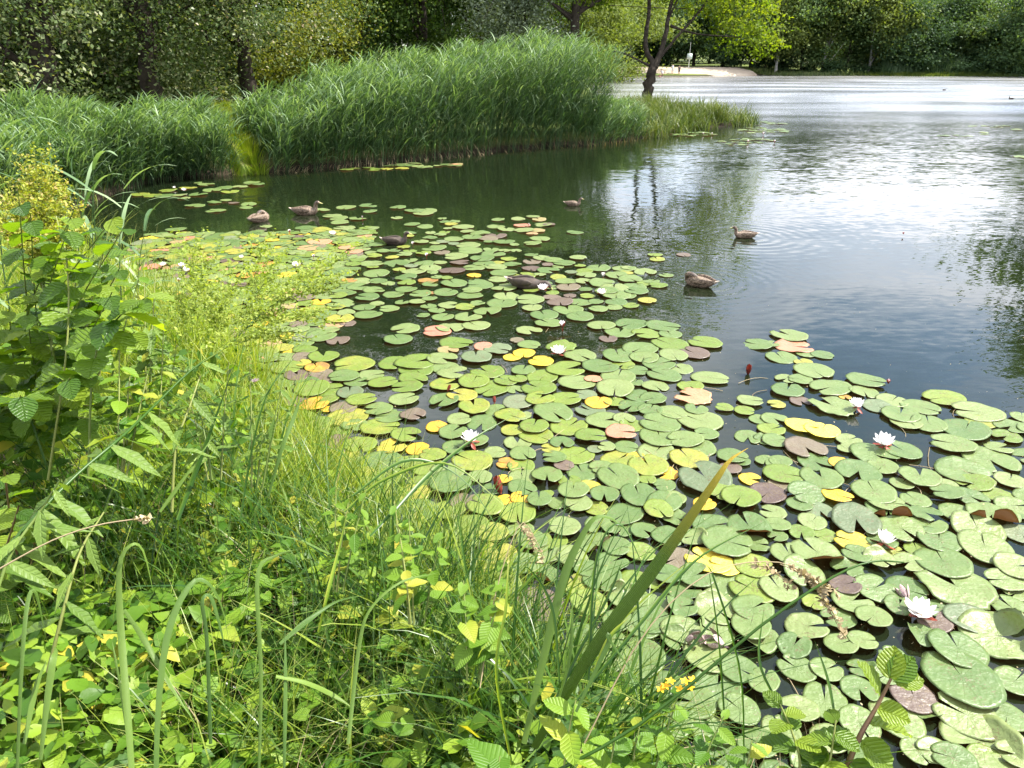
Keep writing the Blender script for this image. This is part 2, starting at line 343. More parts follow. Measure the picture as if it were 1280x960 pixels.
# leaf templates: x = length 0..1, y = width, z up
def leaf_template(kind):
    if kind == 'heart':
        xs = [0.0, .18, .45, .75, 1.0]; ws = [.18, .40, .38, .2, 0.01]; xb = [-.14, .10, .42, .74, 1.0]
    elif kind == 'alder':
        xs = [0, .06, .15, .26, .38, .50, .62, .74, .85, .94, 1.0]; ws = [.03, .17, .28, .37, .41, .42, .39, .33, .24, .13, .02]; xb = [x + .03 for x in xs]
    elif kind == 'lance':
        xs = [0, .2, .45, .75, 1.0]; ws = [.03, .10, .12, .07, .005]; xb = xs
    elif kind == 'oval':
        xs = [0, .25, .55, .85, 1.0]; ws = [.04, .24, .27, .15, .01]; xb = xs
    V = []; n = len(xs); t = []
    for i in range(n):
        droop = -.16 * xs[i] ** 2
        jag = .018 * (1 if i % 2 else -1) if kind == 'alder' else 0
        V += [(xb[i] - jag, -ws[i], .28 * ws[i] + droop + .02 * (-1) ** i), (xs[i], 0, droop), (xb[i] - jag, ws[i], .28 * ws[i] + droop + .02 * (-1) ** i)]
        t += [xs[i]] * 3
    F = []
    for i in range(n - 1):
        a = 3 * i; F += [(a, a + 1, a + 4, a + 3), (a + 1, a + 2, a + 5, a + 4)]
    return np.array(V, float), np.array(F), np.array(t)
TPL = {k: leaf_template(k) for k in ('heart', 'alder', 'lance', 'oval')}
def scatter(tpl, pos, az, pitch, roll, size):
    """bake a template N times"""
    V, F, t = tpl; n = len(pos); az, pitch, roll, size = (np.broadcast_to(np.asarray(a, float), (n,)) for a in (az, pitch, roll, size))
    ca, sa, cpi, spi, cr_, sr = np.cos(az), np.sin(az), np.cos(pitch), np.sin(pitch), np.cos(roll), np.sin(roll)
    X = np.stack([ca * cpi, sa * cpi, spi], -1)
    Y0 = np.stack([-sa, ca, np.zeros(n)], -1); Z0 = np.cross(X, Y0)
    Y = Y0 * cr_[:, None] + Z0 * sr[:, None]; Z = np.cross(X, Y)
    out = pos[:, None] + size[:, None, None] * (V[None, :, 0:1] * X[:, None] + V[None, :, 1:2] * Y[:, None] + V[None, :, 2:3] * Z[:, None])
    FF = (F[None] + (np.arange(n) * len(V))[:, None, None]).reshape(-1, F.shape[1])
    return out.reshape(-1, 3), FF, np.tile(t, n), len(V)
LEAFMESH = {}
def leaf_mesh(kind, mat):
    k = (kind, mat.name)
    if k not in LEAFMESH:
        V, F, t = TPL[kind]; LEAFMESH[k] = make_mesh(kind + '_leaf', V, F, mat, t=t)
    return LEAFMESH[k]
def leaf_obj(kind, mat, parent, pos, az, pitch, roll, size, name='leaf'):
    o = link(name, leaf_mesh(kind, mat), parent)
    X = Vector((math.cos(az) * math.cos(pitch), math.sin(az) * math.cos(pitch), math.sin(pitch)))
    Y0 = Vector((-math.sin(az), math.cos(az), 0)); Z0 = X.cross(Y0)
    Y = Y0 * math.cos(roll) + Z0 * math.sin(roll); Z = X.cross(Y)
    m = Matrix((X, Y, Z)).transposed().to_4x4() @ Matrix.Diagonal((size, size, size, 1))
    m.translation = Vector(pos) - (parent.location if parent else Vector((0, 0, 0)))
    o.matrix_local = m
    return o

# ------------------------------------------------------------------ lake outline and terrain
near_edge = [(1090, 1130), (960, 1030), (840, 950), (700, 850), (590, 770), (500, 690), (430, 600), (350, 510), (270, 440), (205, 390), (150, 350), (100, 315), (75, 285), (90, 262), (150, 240), (200, 224), (330, 216), (460, 207), (600, 192), (690, 184), (745, 181), (800, 172), (870, 161), (915, 158), (938, 153)]
lake = [tuple(W(px, py)[:2]) for px, py in near_edge]
tip = lake[-1]
lake += [(tip[0] + .35, tip[1] + 1.2), (tip[0] + .1, tip[1] + 3.2), (tip[0] - 1.6, tip[1] + 5.0), (6.0, 37.4), (4.4, 38.4), (4.6, 41), (5.1, 47), (6.3, 62), (8.5, 88), (10.5, 105), (22, 106), (32, 108), (37, 113), (48, 117), (66, 121), (82, 124), (98, 122), (84, 100), (60, 74), (38, 46), (24, 27), (15, 14), (10, 6), (6, -1), (2.6, .35)]
LK = np.array(lake)
def lake_sd(x, y):
    """signed distance: > 0 on land"""
    x = np.asarray(x, float); y = np.asarray(y, float)
    d2 = np.full(x.shape, 1e18); ins = np.zeros(x.shape, bool); n = len(LK)
    for i in range(n):
        ax, ay = LK[i]; bx, by = LK[(i + 1) % n]
        ex, ey = bx - ax, by - ay; wx, wy = x - ax, y - ay
        u = np.clip((wx * ex + wy * ey) / (ex * ex + ey * ey), 0, 1)
        d2 = np.minimum(d2, (wx - ex * u) ** 2 + (wy - ey * u) ** 2)
        c = ((ay > y) != (by > y)) & (x < (bx - ax) * (y - ay) / (by - ay + 1e-12) + ax); ins ^= c
    d = np.sqrt(d2); return np.where(ins, -d, d)
def wob(x, y, s): return np.sin(x * 1.7 * s + 1.3) * np.cos(y * 1.3 * s + .4) + .5 * np.sin(x * 3.9 * s + y * 2.7 * s)
def ground_z(x, y):
    x = np.asarray(x, float); y = np.asarray(y, float); d = lake_sd(x, y)
    near = 1 / (1 + np.exp((np.hypot(x, y) - 5.5) / .8))
    land = .10 + (.62 * near + .18 * (1 - near)) * (1 - np.exp(-np.maximum(d, 0) / .7)) + .012 * np.maximum(d - 1, 0) + .03 * wob(x, y, 1) * np.clip(d, 0, 1) + .006 * np.clip(np.hypot(x, y) - 150, 0, 400)
    land = land + .72 * (1 - np.exp(-np.maximum(d, 0) / 3.0)) * (1 / (1 + np.exp(-(y - 88) / 4)))
    wat = -.10 - 1.1 * (1 - np.exp(np.minimum(d, 0) / 2.2))
    k = np.clip(d / .10 * .5 + .5, 0, 1)
    return wat * (1 - k) + land * k
def axis(fine0, fine1, step, lo, hi, g=1.13):
    a = list(np.arange(fine0, fine1, step)); s = step
    while a[-1] < hi: s *= g; a.append(a[-1] + s)
    s = step; b = [a[0]]
    while b[-1] > lo: s *= g; b.append(b[-1] - s)
    return np.array(b[:0:-1] + a)
gx = axis(-9, 4, .09, -500, 500, 1.10); gy = axis(-1, 12, .09, -60, 700, 1.09)
GX, GY = np.meshgrid(gx, gy, indexing='ij'); GZ = ground_z(GX, GY)
def grid_mesh(name, X, Y, Z, mat):
    a, b = X.shape; V = np.stack([X, Y, Z], -1).reshape(-1, 3); i = np.arange(a * b).reshape(a, b)
    F = np.stack([i[:-1, :-1], i[1:, :-1], i[1:, 1:], i[:-1, 1:]], -1).reshape(-1, 4)
    return make_mesh(name, V, F, mat)
m, nt = newmat('ground_soil'); o_ = N(nt, 'ShaderNodeOutputMaterial'); pr = N(nt, 'ShaderNodeBsdfPrincipled'); geo = N(nt, 'ShaderNodeNewGeometry')
n1 = noise(nt, .7, 5, geo.outputs['Position']); n2 = noise(nt, 22, 4, geo.outputs['Position'])
c1 = ramp(nt, n1.outputs['Fac'], [(.3, (.06, .09, .02)), (.7, (.13, .16, .035))])
c2 = ramp(nt, n2.outputs['Fac'], [(.3, (.014, .011, .007)), (.7, (.045, .034, .02))])
sx = N(nt, 'ShaderNodeSeparateXYZ'); nt.links.new(geo.outputs['Position'], sx.inputs[0])
ln = N(nt, 'ShaderNodeVectorMath', operation='LENGTH'); nt.links.new(geo.outputs['Position'], ln.inputs[0])
far = N(nt, 'ShaderNodeMapRange'); nt.links.new(ln.outputs['Value'], far.inputs[0]); far.inputs[1].default_value = 14; far.inputs[2].default_value = 22
hi = N(nt, 'ShaderNodeMapRange'); nt.links.new(sx.outputs[2], hi.inputs[0]); hi.inputs[1].default_value = .08; hi.inputs[2].default_value = .2
nt.links.new(mixrgb(nt, math_n(nt, 'MULTIPLY', far.outputs[0], hi.outputs[0]), c2.outputs[0], c1.outputs[0]), pr.inputs['Base Color']); pr.inputs['Roughness'].default_value = .95
pr.inputs['Specular IOR Level'].default_value = .2
nt.links.new(pr.outputs[0], o_.inputs[0]); M['ground'] = m
tag(link('ground', grid_mesh('ground', GX, GY, GZ, M['ground'])), 'dark soil bank and grassy shore around the lake', None, kind='structure')

# water -------------------------------------------------------------
m, nt = newmat('lake_water'); o_ = N(nt, 'ShaderNodeOutputMaterial'); geo = N(nt, 'ShaderNodeNewGeometry'); pos = geo.outputs['Position']
def scaled(sx_, sy_, off=0.0):
    mp = N(nt, 'ShaderNodeMapping'); mp.inputs['Scale'].default_value = (sx_, sy_, 1); mp.inputs['Location'].default_value = (off, off * .7, 0)
    mp.inputs['Rotation'].default_value = (0, 0, R(-14)); nt.links.new(pos, mp.inputs[0]); return mp.outputs[0]
def slope(vec, scale, detail, amp):
    n = noise(nt, scale, detail, vec)
    s = N(nt, 'ShaderNodeVectorMath', operation='SUBTRACT'); nt.links.new(n.outputs['Color'], s.inputs[0]); s.inputs[1].default_value = (.5, .5, .5)
    k = N(nt, 'ShaderNodeVectorMath', operation='SCALE'); nt.links.new(s.outputs[0], k.inputs[0])
    if isinstance(amp, (int, float)): k.inputs['Scale'].default_value = amp
    else: nt.links.new(amp, k.inputs['Scale'])
    return k.outputs[0]
def vadd(a, b):
    n = N(nt, 'ShaderNodeVectorMath', operation='ADD'); nt.links.new(a, n.inputs[0]); nt.links.new(b, n.inputs[1]); return n.outputs[0]
sp_ = N(nt, 'ShaderNodeSeparateXYZ'); nt.links.new(pos, sp_.inputs[0])
dist = N(nt, 'ShaderNodeVectorMath', operation='LENGTH'); nt.links.new(pos, dist.inputs[0])
def mapr(v, a, b, c, d):
    n = N(nt, 'ShaderNodeMapRange'); nt.links.new(v, n.inputs[0])
    for i, q in enumerate((a, b, c, d)): n.inputs[i + 1].default_value = q
    return n.outputs[0]
openw = mapr(dist.outputs['Value'], 7, 34, 0, 1); faro = mapr(dist.outputs['Value'], 30, 80, 0, 1)
patch = noise(nt, .13, 2, scaled(.6, 1.6)); pt = mapr(patch.outputs['Fac'], .38, .62, .45, 1.3)
ampf = math_n(nt, 'MULTIPLY', math_n(nt, 'ADD', math_n(nt, 'ADD', math_n(nt, 'MULTIPLY', openw, .14), .055), math_n(nt, 'MULTIPLY', faro, .0)), pt)
ampm = math_n(nt, 'MULTIPLY', math_n(nt, 'ADD', math_n(nt, 'ADD', math_n(nt, 'MULTIPLY', openw, .06), .025), math_n(nt, 'MULTIPLY', faro, .0)), pt)
s1 = slope(scaled(.55, 1.5), 10, 2, ampf)
s2 = slope(scaled(.4, 1.6, 9.0), 3.2, 2, ampm)
s3 = slope(scaled(.5, 1.2, 3.0), .8, 1, .03)
tot = vadd(vadd(s1, s2), s3)
def rings(c, amp, k, falloff):
    d = N(nt, 'ShaderNodeVectorMath', operation='SUBTRACT'); nt.links.new(pos, d.inputs[0]); d.inputs[1].default_value = (c[0], c[1], 0)
    ll = N(nt, 'ShaderNodeVectorMath', operation='LENGTH'); nt.links.new(d.outputs[0], ll.inputs[0])
    s = math_n(nt, 'SINE', math_n(nt, 'MULTIPLY', ll.outputs['Value'], k))
    e = math_n(nt, 'POWER', 2.718, math_n(nt, 'MULTIPLY', ll.outputs['Value'], -1 / falloff))
    nn = N(nt, 'ShaderNodeVectorMath', operation='NORMALIZE'); nt.links.new(d.outputs[0], nn.inputs[0])
    kk = N(nt, 'ShaderNodeVectorMath', operation='SCALE'); nt.links.new(nn.outputs[0], kk.inputs[0])
    nt.links.new(math_n(nt, 'MULTIPLY', math_n(nt, 'MULTIPLY', s, e), amp), kk.inputs['Scale']); return kk.outputs[0]
tot = vadd(tot, rings(W(872, 352), .07, 42, .55)); tot = vadd(tot, rings(W(931, 296), .06, 36, .7)); tot = vadd(tot, rings(W(716, 257), .05, 36, .5))
cz_ = N(nt, 'ShaderNodeVectorMath', operation='MULTIPLY'); nt.links.new(tot, cz_.inputs[0]); cz_.inputs[1].default_value = (1, 1, 0)
ad = N(nt, 'ShaderNodeVectorMath', operation='ADD'); nt.links.new(cz_.outputs[0], ad.inputs[0]); ad.inputs[1].default_value = (0, 0, 1)
nrm = N(nt, 'ShaderNodeVectorMath', operation='NORMALIZE'); nt.links.new(ad.outputs[0], nrm.inputs[0])
gl = N(nt, 'ShaderNodeBsdfGlossy'); gl.inputs['Color'].default_value = (1, 1, 1, 1); nt.links.new(nrm.outputs[0], gl.inputs['Normal'])
nt.links.new(math_n(nt, 'MULTIPLY', mapr(dist.outputs['Value'], 12, 48, .012, .25), mapr(patch.outputs['Fac'], .35, .65, .75, 1.15)), gl.inputs['Roughness'])
tr = N(nt, 'ShaderNodeBsdfTransparent'); tr.inputs[0].default_value = (.50, .46, .28, 1)
df = N(nt, 'ShaderNodeBsdfDiffuse'); df.inputs[0].default_value = (.010, .017, .007, 1)
mu = N(nt, 'ShaderNodeMixShader'); mu.inputs[0].default_value = .62; nt.links.new(tr.outputs[0], mu.inputs[1]); nt.links.new(df.outputs[0], mu.inputs[2])
fr = N(nt, 'ShaderNodeFresnel'); fr.inputs['IOR'].default_value = 1.40; nt.links.new(nrm.outputs[0], fr.inputs['Normal'])
ms = N(nt, 'ShaderNodeMixShader'); nt.links.new(fr.outputs[0], ms.inputs[0]); nt.links.new(mu.outputs[0], ms.inputs[1]); nt.links.new(gl.outputs[0], ms.inputs[2])
nt.links.new(ms.outputs[0], o_.inputs[0]); M['water'] = m
wv = np.array([(-60, -12, 0), (130, -12, 0), (130, 150, 0), (-60, 150, 0)], float)
tag(link('lake_water', make_mesh('lake_water', wv, np.array([[0, 1, 2, 3]]), M['water'], smooth=False)), 'rippled lake water reflecting clouds and trees', None, kind='structure')

# beach and path ------------------------------------------------------
M['sand'] = plain_mat('pale_sand', (.30, .24, .18), (.38, .32, .25), .95, .6, .2)
M['path'] = plain_mat('pale_gravel_path', (.42, .39, .36), (.52, .49, .45), .95, 2, .2)
def sheet(name, xs, ys, mat, lift):
    X, Y = np.meshgrid(xs, ys, indexing='ij'); return grid_mesh(name, X, Y, ground_z(X, Y) + lift, mat)
def band(name, line, width, mat, lift, n=40):
    ln_ = spline([(a, b, 0) for a, b in line], n); tg = np.gradient(ln_, axis=0); tg /= np.linalg.norm(tg, axis=1)[:, None]
    nn = np.stack([-tg[:, 1], tg[:, 0]], -1); k = np.linspace(-.5, .5, 9)
    X = ln_[:, 0:1] + nn[:, 0:1] * k * width; Y = ln_[:, 1:2] + nn[:, 1:2] * k * width
    return grid_mesh(name, X, Y, ground_z(X, Y) + lift, mat)
bme = band('beach', [(6, 109.5), (14, 109.2), (24, 109.6), (33, 111.5)], 7.6, M['sand'], .05)
tag(link('beach', bme), 'pale sandy bathing beach on the far shore', None, kind='structure')
p0 = at(170, 40); p1 = at(290, 41); p2 = at(350, 42); p3 = at(480, 52)
tag(link('path', band('path', [p0[:2], p1[:2], p2[:2], p3[:2]], 2.6, M['path'], .03)), 'light gravel path behind the reeds', None, kind='structure')
#==VEG==
# ------------------------------------------------------------------ trees
def crown_mesh(name, blobs, n_leaves, leaf, mat, seed, sigma=.42, per=60, flat=.55):
    """blobs: (cx,cy,cz,rx,ry,rz) ; leaves scattered in clumps near the shell of each blob"""
    r = np.random.default_rng(seed); vols = np.array([b[3] * b[4] * b[5] for b in blobs]) ** .67; vols /= vols.sum()
    nc = max(6, n_leaves // per); which = r.choice(len(blobs), nc, p=vols); B = np.array(blobs)[which]
    d = r.normal(size=(nc, 3)); d /= np.linalg.norm(d, axis=1)[:, None]
    rad = r.random(nc) ** .33 * (1.0 + .12 * r.normal(size=nc)); C = B[:, :3] + d * rad[:, None] * B[:, 3:6]
    cvar = r.random(nc) * .6
    csz = sigma * (.6 + .8 * r.random(nc))
    k = r.integers(0, nc, n_leaves); g = r.normal(size=(n_leaves, 3)) * csz[k][:, None]; g[:, 2] *= flat
    Pn = C[k] + g
    nrm = r.normal(size=(n_leaves, 3)) * .75 + d[k] * .35 + np.array([0, 0, .8]); nrm /= np.linalg.norm(nrm, axis=1)[:, None]
    a = np.cross(nrm, r.normal(size=(n_leaves, 3))); a /= np.linalg.norm(a, axis=1)[:, None]; b = np.cross(nrm, a)
    L = leaf * (.6 + .8 * r.random(n_leaves))[:, None]; Wd = L * .62
    V = np.stack([Pn - a * L * .5, Pn + b * Wd * .5 + nrm * L * .08 + a * L * .05, Pn + a * L * .5 - nrm * L * .1, Pn - b * Wd * .5 + nrm * L * .08 + a * L * .05], 1)
    F = np.arange(n_leaves * 4).reshape(-1, 4)
    var = np.clip(np.repeat(cvar[k] + .4 * r.random(n_leaves), 4), 0, 1)
    return make_mesh(name, V, F, mat, var, smooth=False), C
def trunk_mesh(name, base_r, paths, C, seed, n_limb=14, mat=None, limb_r=.3, start=.35):
    r = np.random.default_rng(seed); A = Acc()
    for pi_, (path, r0, r1) in enumerate(paths):
        sp_l = spline(path, 12); rr = np.linspace(r0, r1, 12); rr[0] *= 1.35; rr[1] *= 1.1
        sp_l[1:-1] += r.normal(size=(10, 3)) * r0 * .18 * np.array([1, 1, .2])
        A.add(*tube(sp_l, rr, 9), var=.5)
        idx = r.choice(len(C), min(n_limb if not (len(paths) > 3 and pi_ in (0, 4)) else 0, len(C)), replace=False)
        for i in idx:
            s = start + (1 - start) * r.random() ** .8; j = min(int(s * 11), 11); p = sp_l[j]
            c = C[i]; mid = (p + c) / 2 + np.array([0, 0, .12 * np.linalg.norm(c - p)]) + r.normal(size=3) * .08 * np.linalg.norm(c - p)
            q = spline([p, mid, c], 7); A.add(*tube(q, np.linspace(rr[j] * limb_r * 1.3, .012, 7), 5), var=.4)
    return A.mesh(name, mat or M['bark'])
def tree(name, label, base, blobs, n_leaves, leaf, mat, paths, seed, group=None, cat='tree', sigma=.42, n_limb=14, tmat=None, per=60, start=.35):
    e = empty(name, (base[0], base[1], float(ground_z(base[0], base[1])) - .05))
    cm, C = crown_mesh('crown', blobs, n_leaves, leaf, mat, seed, sigma, per)
    tm = trunk_mesh('trunk', .2, paths, C, seed + 1, n_limb, tmat, start=start)
    link('crown', cm, e); link('trunk', tm, e)
    tag(e, label, cat, group); return e
def copy_tree(o, parent=None):
    c = o.copy(); COL.objects.link(c); c.parent = parent
    for ch in [x for x in o.children]: copy_tree(ch, c)
    return c

# waterside tree on the spit (trunk column 808)
b = W(806, 152)[:2] * 1.12
def T(px, py, depth_ratio=1.0, basexy=b, z=None):
    d = depth_at(806, 152) * 1.12 * depth_ratio
    return P(px, py, d) - np.array([basexy[0], basexy[1], 0])
D0 = float(np.linalg.norm(b))
def tp(px, py, k=1.0): # point in the plane of the tree in local coords
    p = P(px, py, np.dot(np.array([b[0], b[1], -CAM_H + 1.5]), FWD) * k); return (p[0] - b[0], p[1] - b[1], p[2] - .3)
paths = [([(0, 0, 0), tp(812, 100), tp(818, 80)], .25, .19),
         ([tp(818, 82), tp(806, 50), tp(812, 0), tp(800, -70)], .12, .06),
         ([tp(818, 82), tp(832, 45), tp(838, 10), tp(860, -90)], .13, .06),
         ([tp(824, 70), tp(850, 40), tp(880, 5), tp(920, -60)], .07, .03),
         ([tp(812, 80), tp(770, 62), tp(745, 75)], .05, .02),
         ([tp(838, 30), tp(870, 40), tp(930, 45)], .06, .02)]
blobs = [(*tp(925, 15), 1.7, 2.0, 1.6), (*tp(940, 50), 1.1, 1.2, .8), (*tp(880, -30), 2.2, 2.3, 1.6), (*tp(780, -30), 2.2, 2.2, 1.0), (*tp(740, -10), 1.2, 1.6, .6),
         (*tp(930, -90), 2.6, 2.6, 2.2), (*tp(840, -120), 3.2, 3.0, 2.4), (*tp(760, -130), 2.4, 2.6, 1.8), (*tp(880, -210), 3.4, 3.0, 2.4), (*tp(800, -230), 3.0, 3.0, 2.2), (*tp(850, -290), 2.4, 2.4, 1.8)]
tree('waterside_maple', 'multi-stemmed tree with dark trunk and sunlit yellow-green crown on the grassy spit', b, blobs, 30000, .145, M['sunny'], paths, 11, cat='tree', n_limb=4, sigma=.34, start=.6)

def std_blobs(h, w, low, seed, n=9):
    r = np.random.default_rng(seed); out_ = []
    for i in range(n):
        z = low + (h - low) * (.12 + .8 * (i + .5) / n); f = math.sin(math.pi * min(1, (.28 + .72 * (z - low) / (h - low)))) ** .6
        a = r.random() * 6.28; q = w * .42 * f * (.3 + .7 * r.random())
        out_.append((q * math.cos(a), q * math.sin(a), z, w * .42 * (.55 + .45 * f), w * .42 * (.55 + .45 * f), (h - low) / n * 1.5))
    return out_
def simple_tree(name, label, base, h, w, low, n, leaf, mat, seed, tr=.22, group=None, lean=0, tmat=None, sigma=.5, n_limb=16, start=.25, cat='tree', per=110):
    p = [([(0, 0, 0), (lean * .3, 0, h * .35), (lean, .2, h * .85)], tr, tr * .25)]
    return tree(name, label, base, std_blobs(h, w, low, seed, 9), n, leaf, mat, p, seed, group, cat=cat, sigma=sigma, n_limb=n_limb, tmat=tmat, start=start, per=per)

# left oaks, low-hanging crowns
oak = 'oaks behind the reed bed'
simple_tree('oak_tree', 'oak with thick dark trunk and olive foliage at the upper left corner', at(48, 25)[:2], 12, 9, .9, 46000, .105, M['oak'], 21, .42, oak, start=.15)
simple_tree('oak_tree', 'broad olive oak hanging over the reeds, between dark-trunked oak and gravel path', at(185, 26.5)[:2], 12.5, 9, .6, 46000, .105, M['oak'], 22, .33, oak, start=.12)
simple_tree('oak_tree', 'olive-brown oak with rounded right edge beside the yellow bush', at(305, 29)[:2], 12, 7.6, 1.3, 46000, .105, M['oak'], 23, .30, oak, start=.2)
simple_tree('bush', 'sunlit yellow-green bush right of the oaks behind the reeds', at(405, 36)[:2], 4.6, 4.6, .2, 9000, .13, M['ylw'], 24, .10, cat='bush', start=.05)
simple_tree('bush', 'low dull green bush at the foot of the yellow bush', at(455, 37)[:2], 3.0, 4.0, .1, 7000, .13, M['wood'], 25, .10, cat='bush', start=.05)
wd = 'dark woodland trees behind the reeds'
protos = []
spec = [(390, 44, 15, 9, 1.5, 'wood', 'dark green tree behind the yellow bush'), (455, 40, 14, 6, 2.0, 'wood', 'slim dark-trunked tree right of the yellow bush'),
        (530, 40, 15, 8, 1.0, 'wood', 'dark green tree above the middle of the reed bed'), (600, 43, 15, 8, 1.2, 'wood', 'dense dark tree left of the silvery tree')]
for i, (px, dd, h, w, low, mt, lb) in enumerate(spec):
    protos.append(simple_tree('woodland_tree', lb, at(px, dd)[:2], h, w, low, 17000, .19, M[mt], 30 + i, .28, wd, start=.15))
simple_tree('silver_tree', 'small silvery-leaved tree rising behind the tall end of the reeds', at(655, 36)[:2], 6.5, 4.2, 1.4, 12000, .12, M['silver'], 40, .14, cat='tree')
# tree with the straight dark trunk at column 718
bb = at(718, 36)[:2]
pth = [([(0, 0, 0), (.05, 0, 3.0), (0, .2, 9.5)], .27, .13), ([(.0, 0, 3.6), (-1.3, .2, 4.4), (-3, .3, 5.6)], .10, .03), ([(.0, 0, 3.8), (1.3, .2, 4.6), (2.4, .3, 6.2)], .10, .03)]
bl = [(-1.8, 0, 5.3, 2.0, 2.0, .9), (1.0, .5, 6.3, 2.0, 2.0, 1.1), (-.5, 0, 8.5, 2.8, 2.6, 1.6), (.8, 0, 10.5, 2.6, 2.6, 1.6), (-1.6, 0, 11.5, 2.3, 2.3, 1.5), (0, 0, 13, 2.0, 2.0, 1.3)]
tree('straight_tree', 'tree with straight dark trunk rising from the reeds left of the spit', bb, bl, 16000, .16, M['wood'], pth, 44, cat='tree')
us = simple_tree('understory_bush', 'dense dark bush under the oaks, first from the left', at(-90, 31)[:2], 4.4, 6.5, .05, 9000, .14, M['oak'], 90, .08, 'bushes under the oaks', sigma=.5, cat='bush', start=.05)
def copy_simple(o):
    c = o.copy(); COL.objects.link(c)
    for ch in o.children: d = ch.copy(); COL.objects.link(d); d.parent = c
    return c
for i, (px, dd) in enumerate([(-20, 33), (60, 31), (120, 34), (190, 32), (262, 48), (330, 49), (20, 38), (150, 39), (228, 47), (380, 45)]):
    c = copy_simple(us); p_ = at(px, dd); c.location = (p_[0], p_[1], float(ground_z(p_[0], p_[1])) - .1); c.rotation_euler = (0, 0, i * 1.9); c.scale = (1 + .1 * (i % 3),) * 2 + (.8 + .12 * (i % 4),)
    tag(c, ['second', 'third', 'fourth', 'fifth', 'sixth', 'seventh', 'eighth', 'ninth', 'tenth', 'eleventh'][i] + ' dense dark bush filling the shade beneath the oaks', 'bush', 'bushes under the oaks')
# more woodland rows as copies
def place(o, base, rot, sc, label, group):
    c = copy_tree(o); c.location = (base[0], base[1], float(ground_z(base[0], base[1])) - .1); c.rotation_euler = (0, 0, rot); c.scale = (sc, sc, sc * (.9 + .2 * random.random()))
    tag(c, label, 'tree', group); return c
row2 = [(-300, 78), (-220, 85), (-150, 76), (-90, 84), (-30, 74), (20, 82), (60, 70), (110, 80), (150, 72), (200, 84), (240, 74), (290, 80), (340, 72), (390, 78), (440, 70), (500, 80), (550, 74), (610, 82), (650, 68), (90, 92), (180, 95), (270, 92), (0, 95), (360, 95), (-260, 40), (-120, 46), (10, 40), (110, 37), (250, 44), (340, 50), (420, 55), (490, 52), (560, 52), (635, 50), (-190, 60), (-40, 58), (70, 52), (180, 55), (300, 62), (520, 66), (585, 64)]
for i, (px, dd) in enumerate(row2):
    place(protos[i % 4], at(px, dd)[:2], i * 1.7, .95 + .25 * random.random(), 'dark green woodland tree in the shaded rows behind the oaks and reeds', wd)

# mid distance, left of the lake between the silver tree and the beach
mid = simple_tree('shore_tree', 'bright green tree on the far left shore behind the straight dark trunk', at(700, 66)[:2], 9, 9, .5, 14000, .26, M['farc'], 50, .25, 'trees on the far left shore', sigma=.8)
for px, dd, s, lb in [(742, 84, 1.0, 'pale green tree seen just left of the multi-stemmed tree'), (668, 74, 1.1, 'pale green tree behind the silvery tree'), (765, 112, 1.5, 'tall light green tree at the left end of the beach')]:
    place(mid, at(px, dd)[:2], px, s, lb, 'trees on the far left shore')
# far shore prototypes
fp = []
for i, (mt, h, w, low) in enumerate([('farb', 12.5, 9, 1.6), ('fara', 11.5, 10, .6), ('farc', 11, 7, 2.2), ('farb', 12, 8, .8)]):
    fp.append((mt, h, w, low))
fx = [(770, 120, 1, 'dark tree above the left part of the beach'), (800, 124, 0, 'green tree behind the beach, just left of the spit tree trunks'), (835, 126, 3, 'green tree behind the bathers on the beach'),
      (868, 125, 1, 'dark tree behind the sign on the beach'), (905, 124, 0, 'green tree behind the drooping yellow-green branch'), (940, 122, 1, 'dark tree at the right end of the beach'),
      (972, 119, 2, 'first light tree on the far shore right of the sunlit branch'), (1003, 121, 0, 'green tree with visible thin trunk, beside the right end of the beach'), (1030, 122, 2, 'pale green tree with low branches over the far bank'),
      (1060, 124, 0, 'full green tree left of the light rounded tree on the far shore'), (1090, 124, 2, 'light rounded tree left of the dark mass on the far shore'), (1135, 126, 1, 'very dark spreading tree right of the light rounded tree'),
      (1165, 127, 1, 'dark tree behind the tall far reeds'), (1190, 130, 3, 'mid green tree right of the far reeds'), (1222, 130, 2, 'light-topped tree near the right edge of the far shore'), (1255, 129, 1, 'dark tree at the right end of the far shore'), (1295, 126, 3, 'tree cut by the right edge of the far shore')]
made = {}
for i, (px, dd, k, lb) in enumerate(fx):
    mt, h, w, low = fp[k]
    if k not in made:
        made[k] = simple_tree('far_tree', lb + '', at(px, dd)[:2], h, w, low, 16000, .33, M[mt], 60 + k, .22, 'trees along the far shore', sigma=.85, tmat=(M['birch'] if k == 2 else None), start=.15)
    else: place(made[k], at(px, dd)[:2], i * 2.1, .9 + .25 * random.random(), lb, 'trees along the far shore')
for i in range(24):
    px = 750 + i * 24 + random.uniform(-8, 8); k = [1, 0, 1, 3][i % 4]
    place(made[k], at(px, 142 + 9 * (i % 3))[:2], i * 1.3, .9 + .15 * random.random(), 'dark tree deep in the wood behind the far shore', 'trees deep in the far wood')
# off to the right, a tall tree whose reflection shows at the picture's right edge
place(made[0], (31.5, 38.0), .3, 1.15, 'tall green tree on the right bank mirrored at the right edge of the lake', 'trees on the right bank')
place(made[3], (36.5, 41.5), 1.3, 1.15, 'second tree on the right bank, behind the one mirrored at the right edge', 'trees on the right bank')
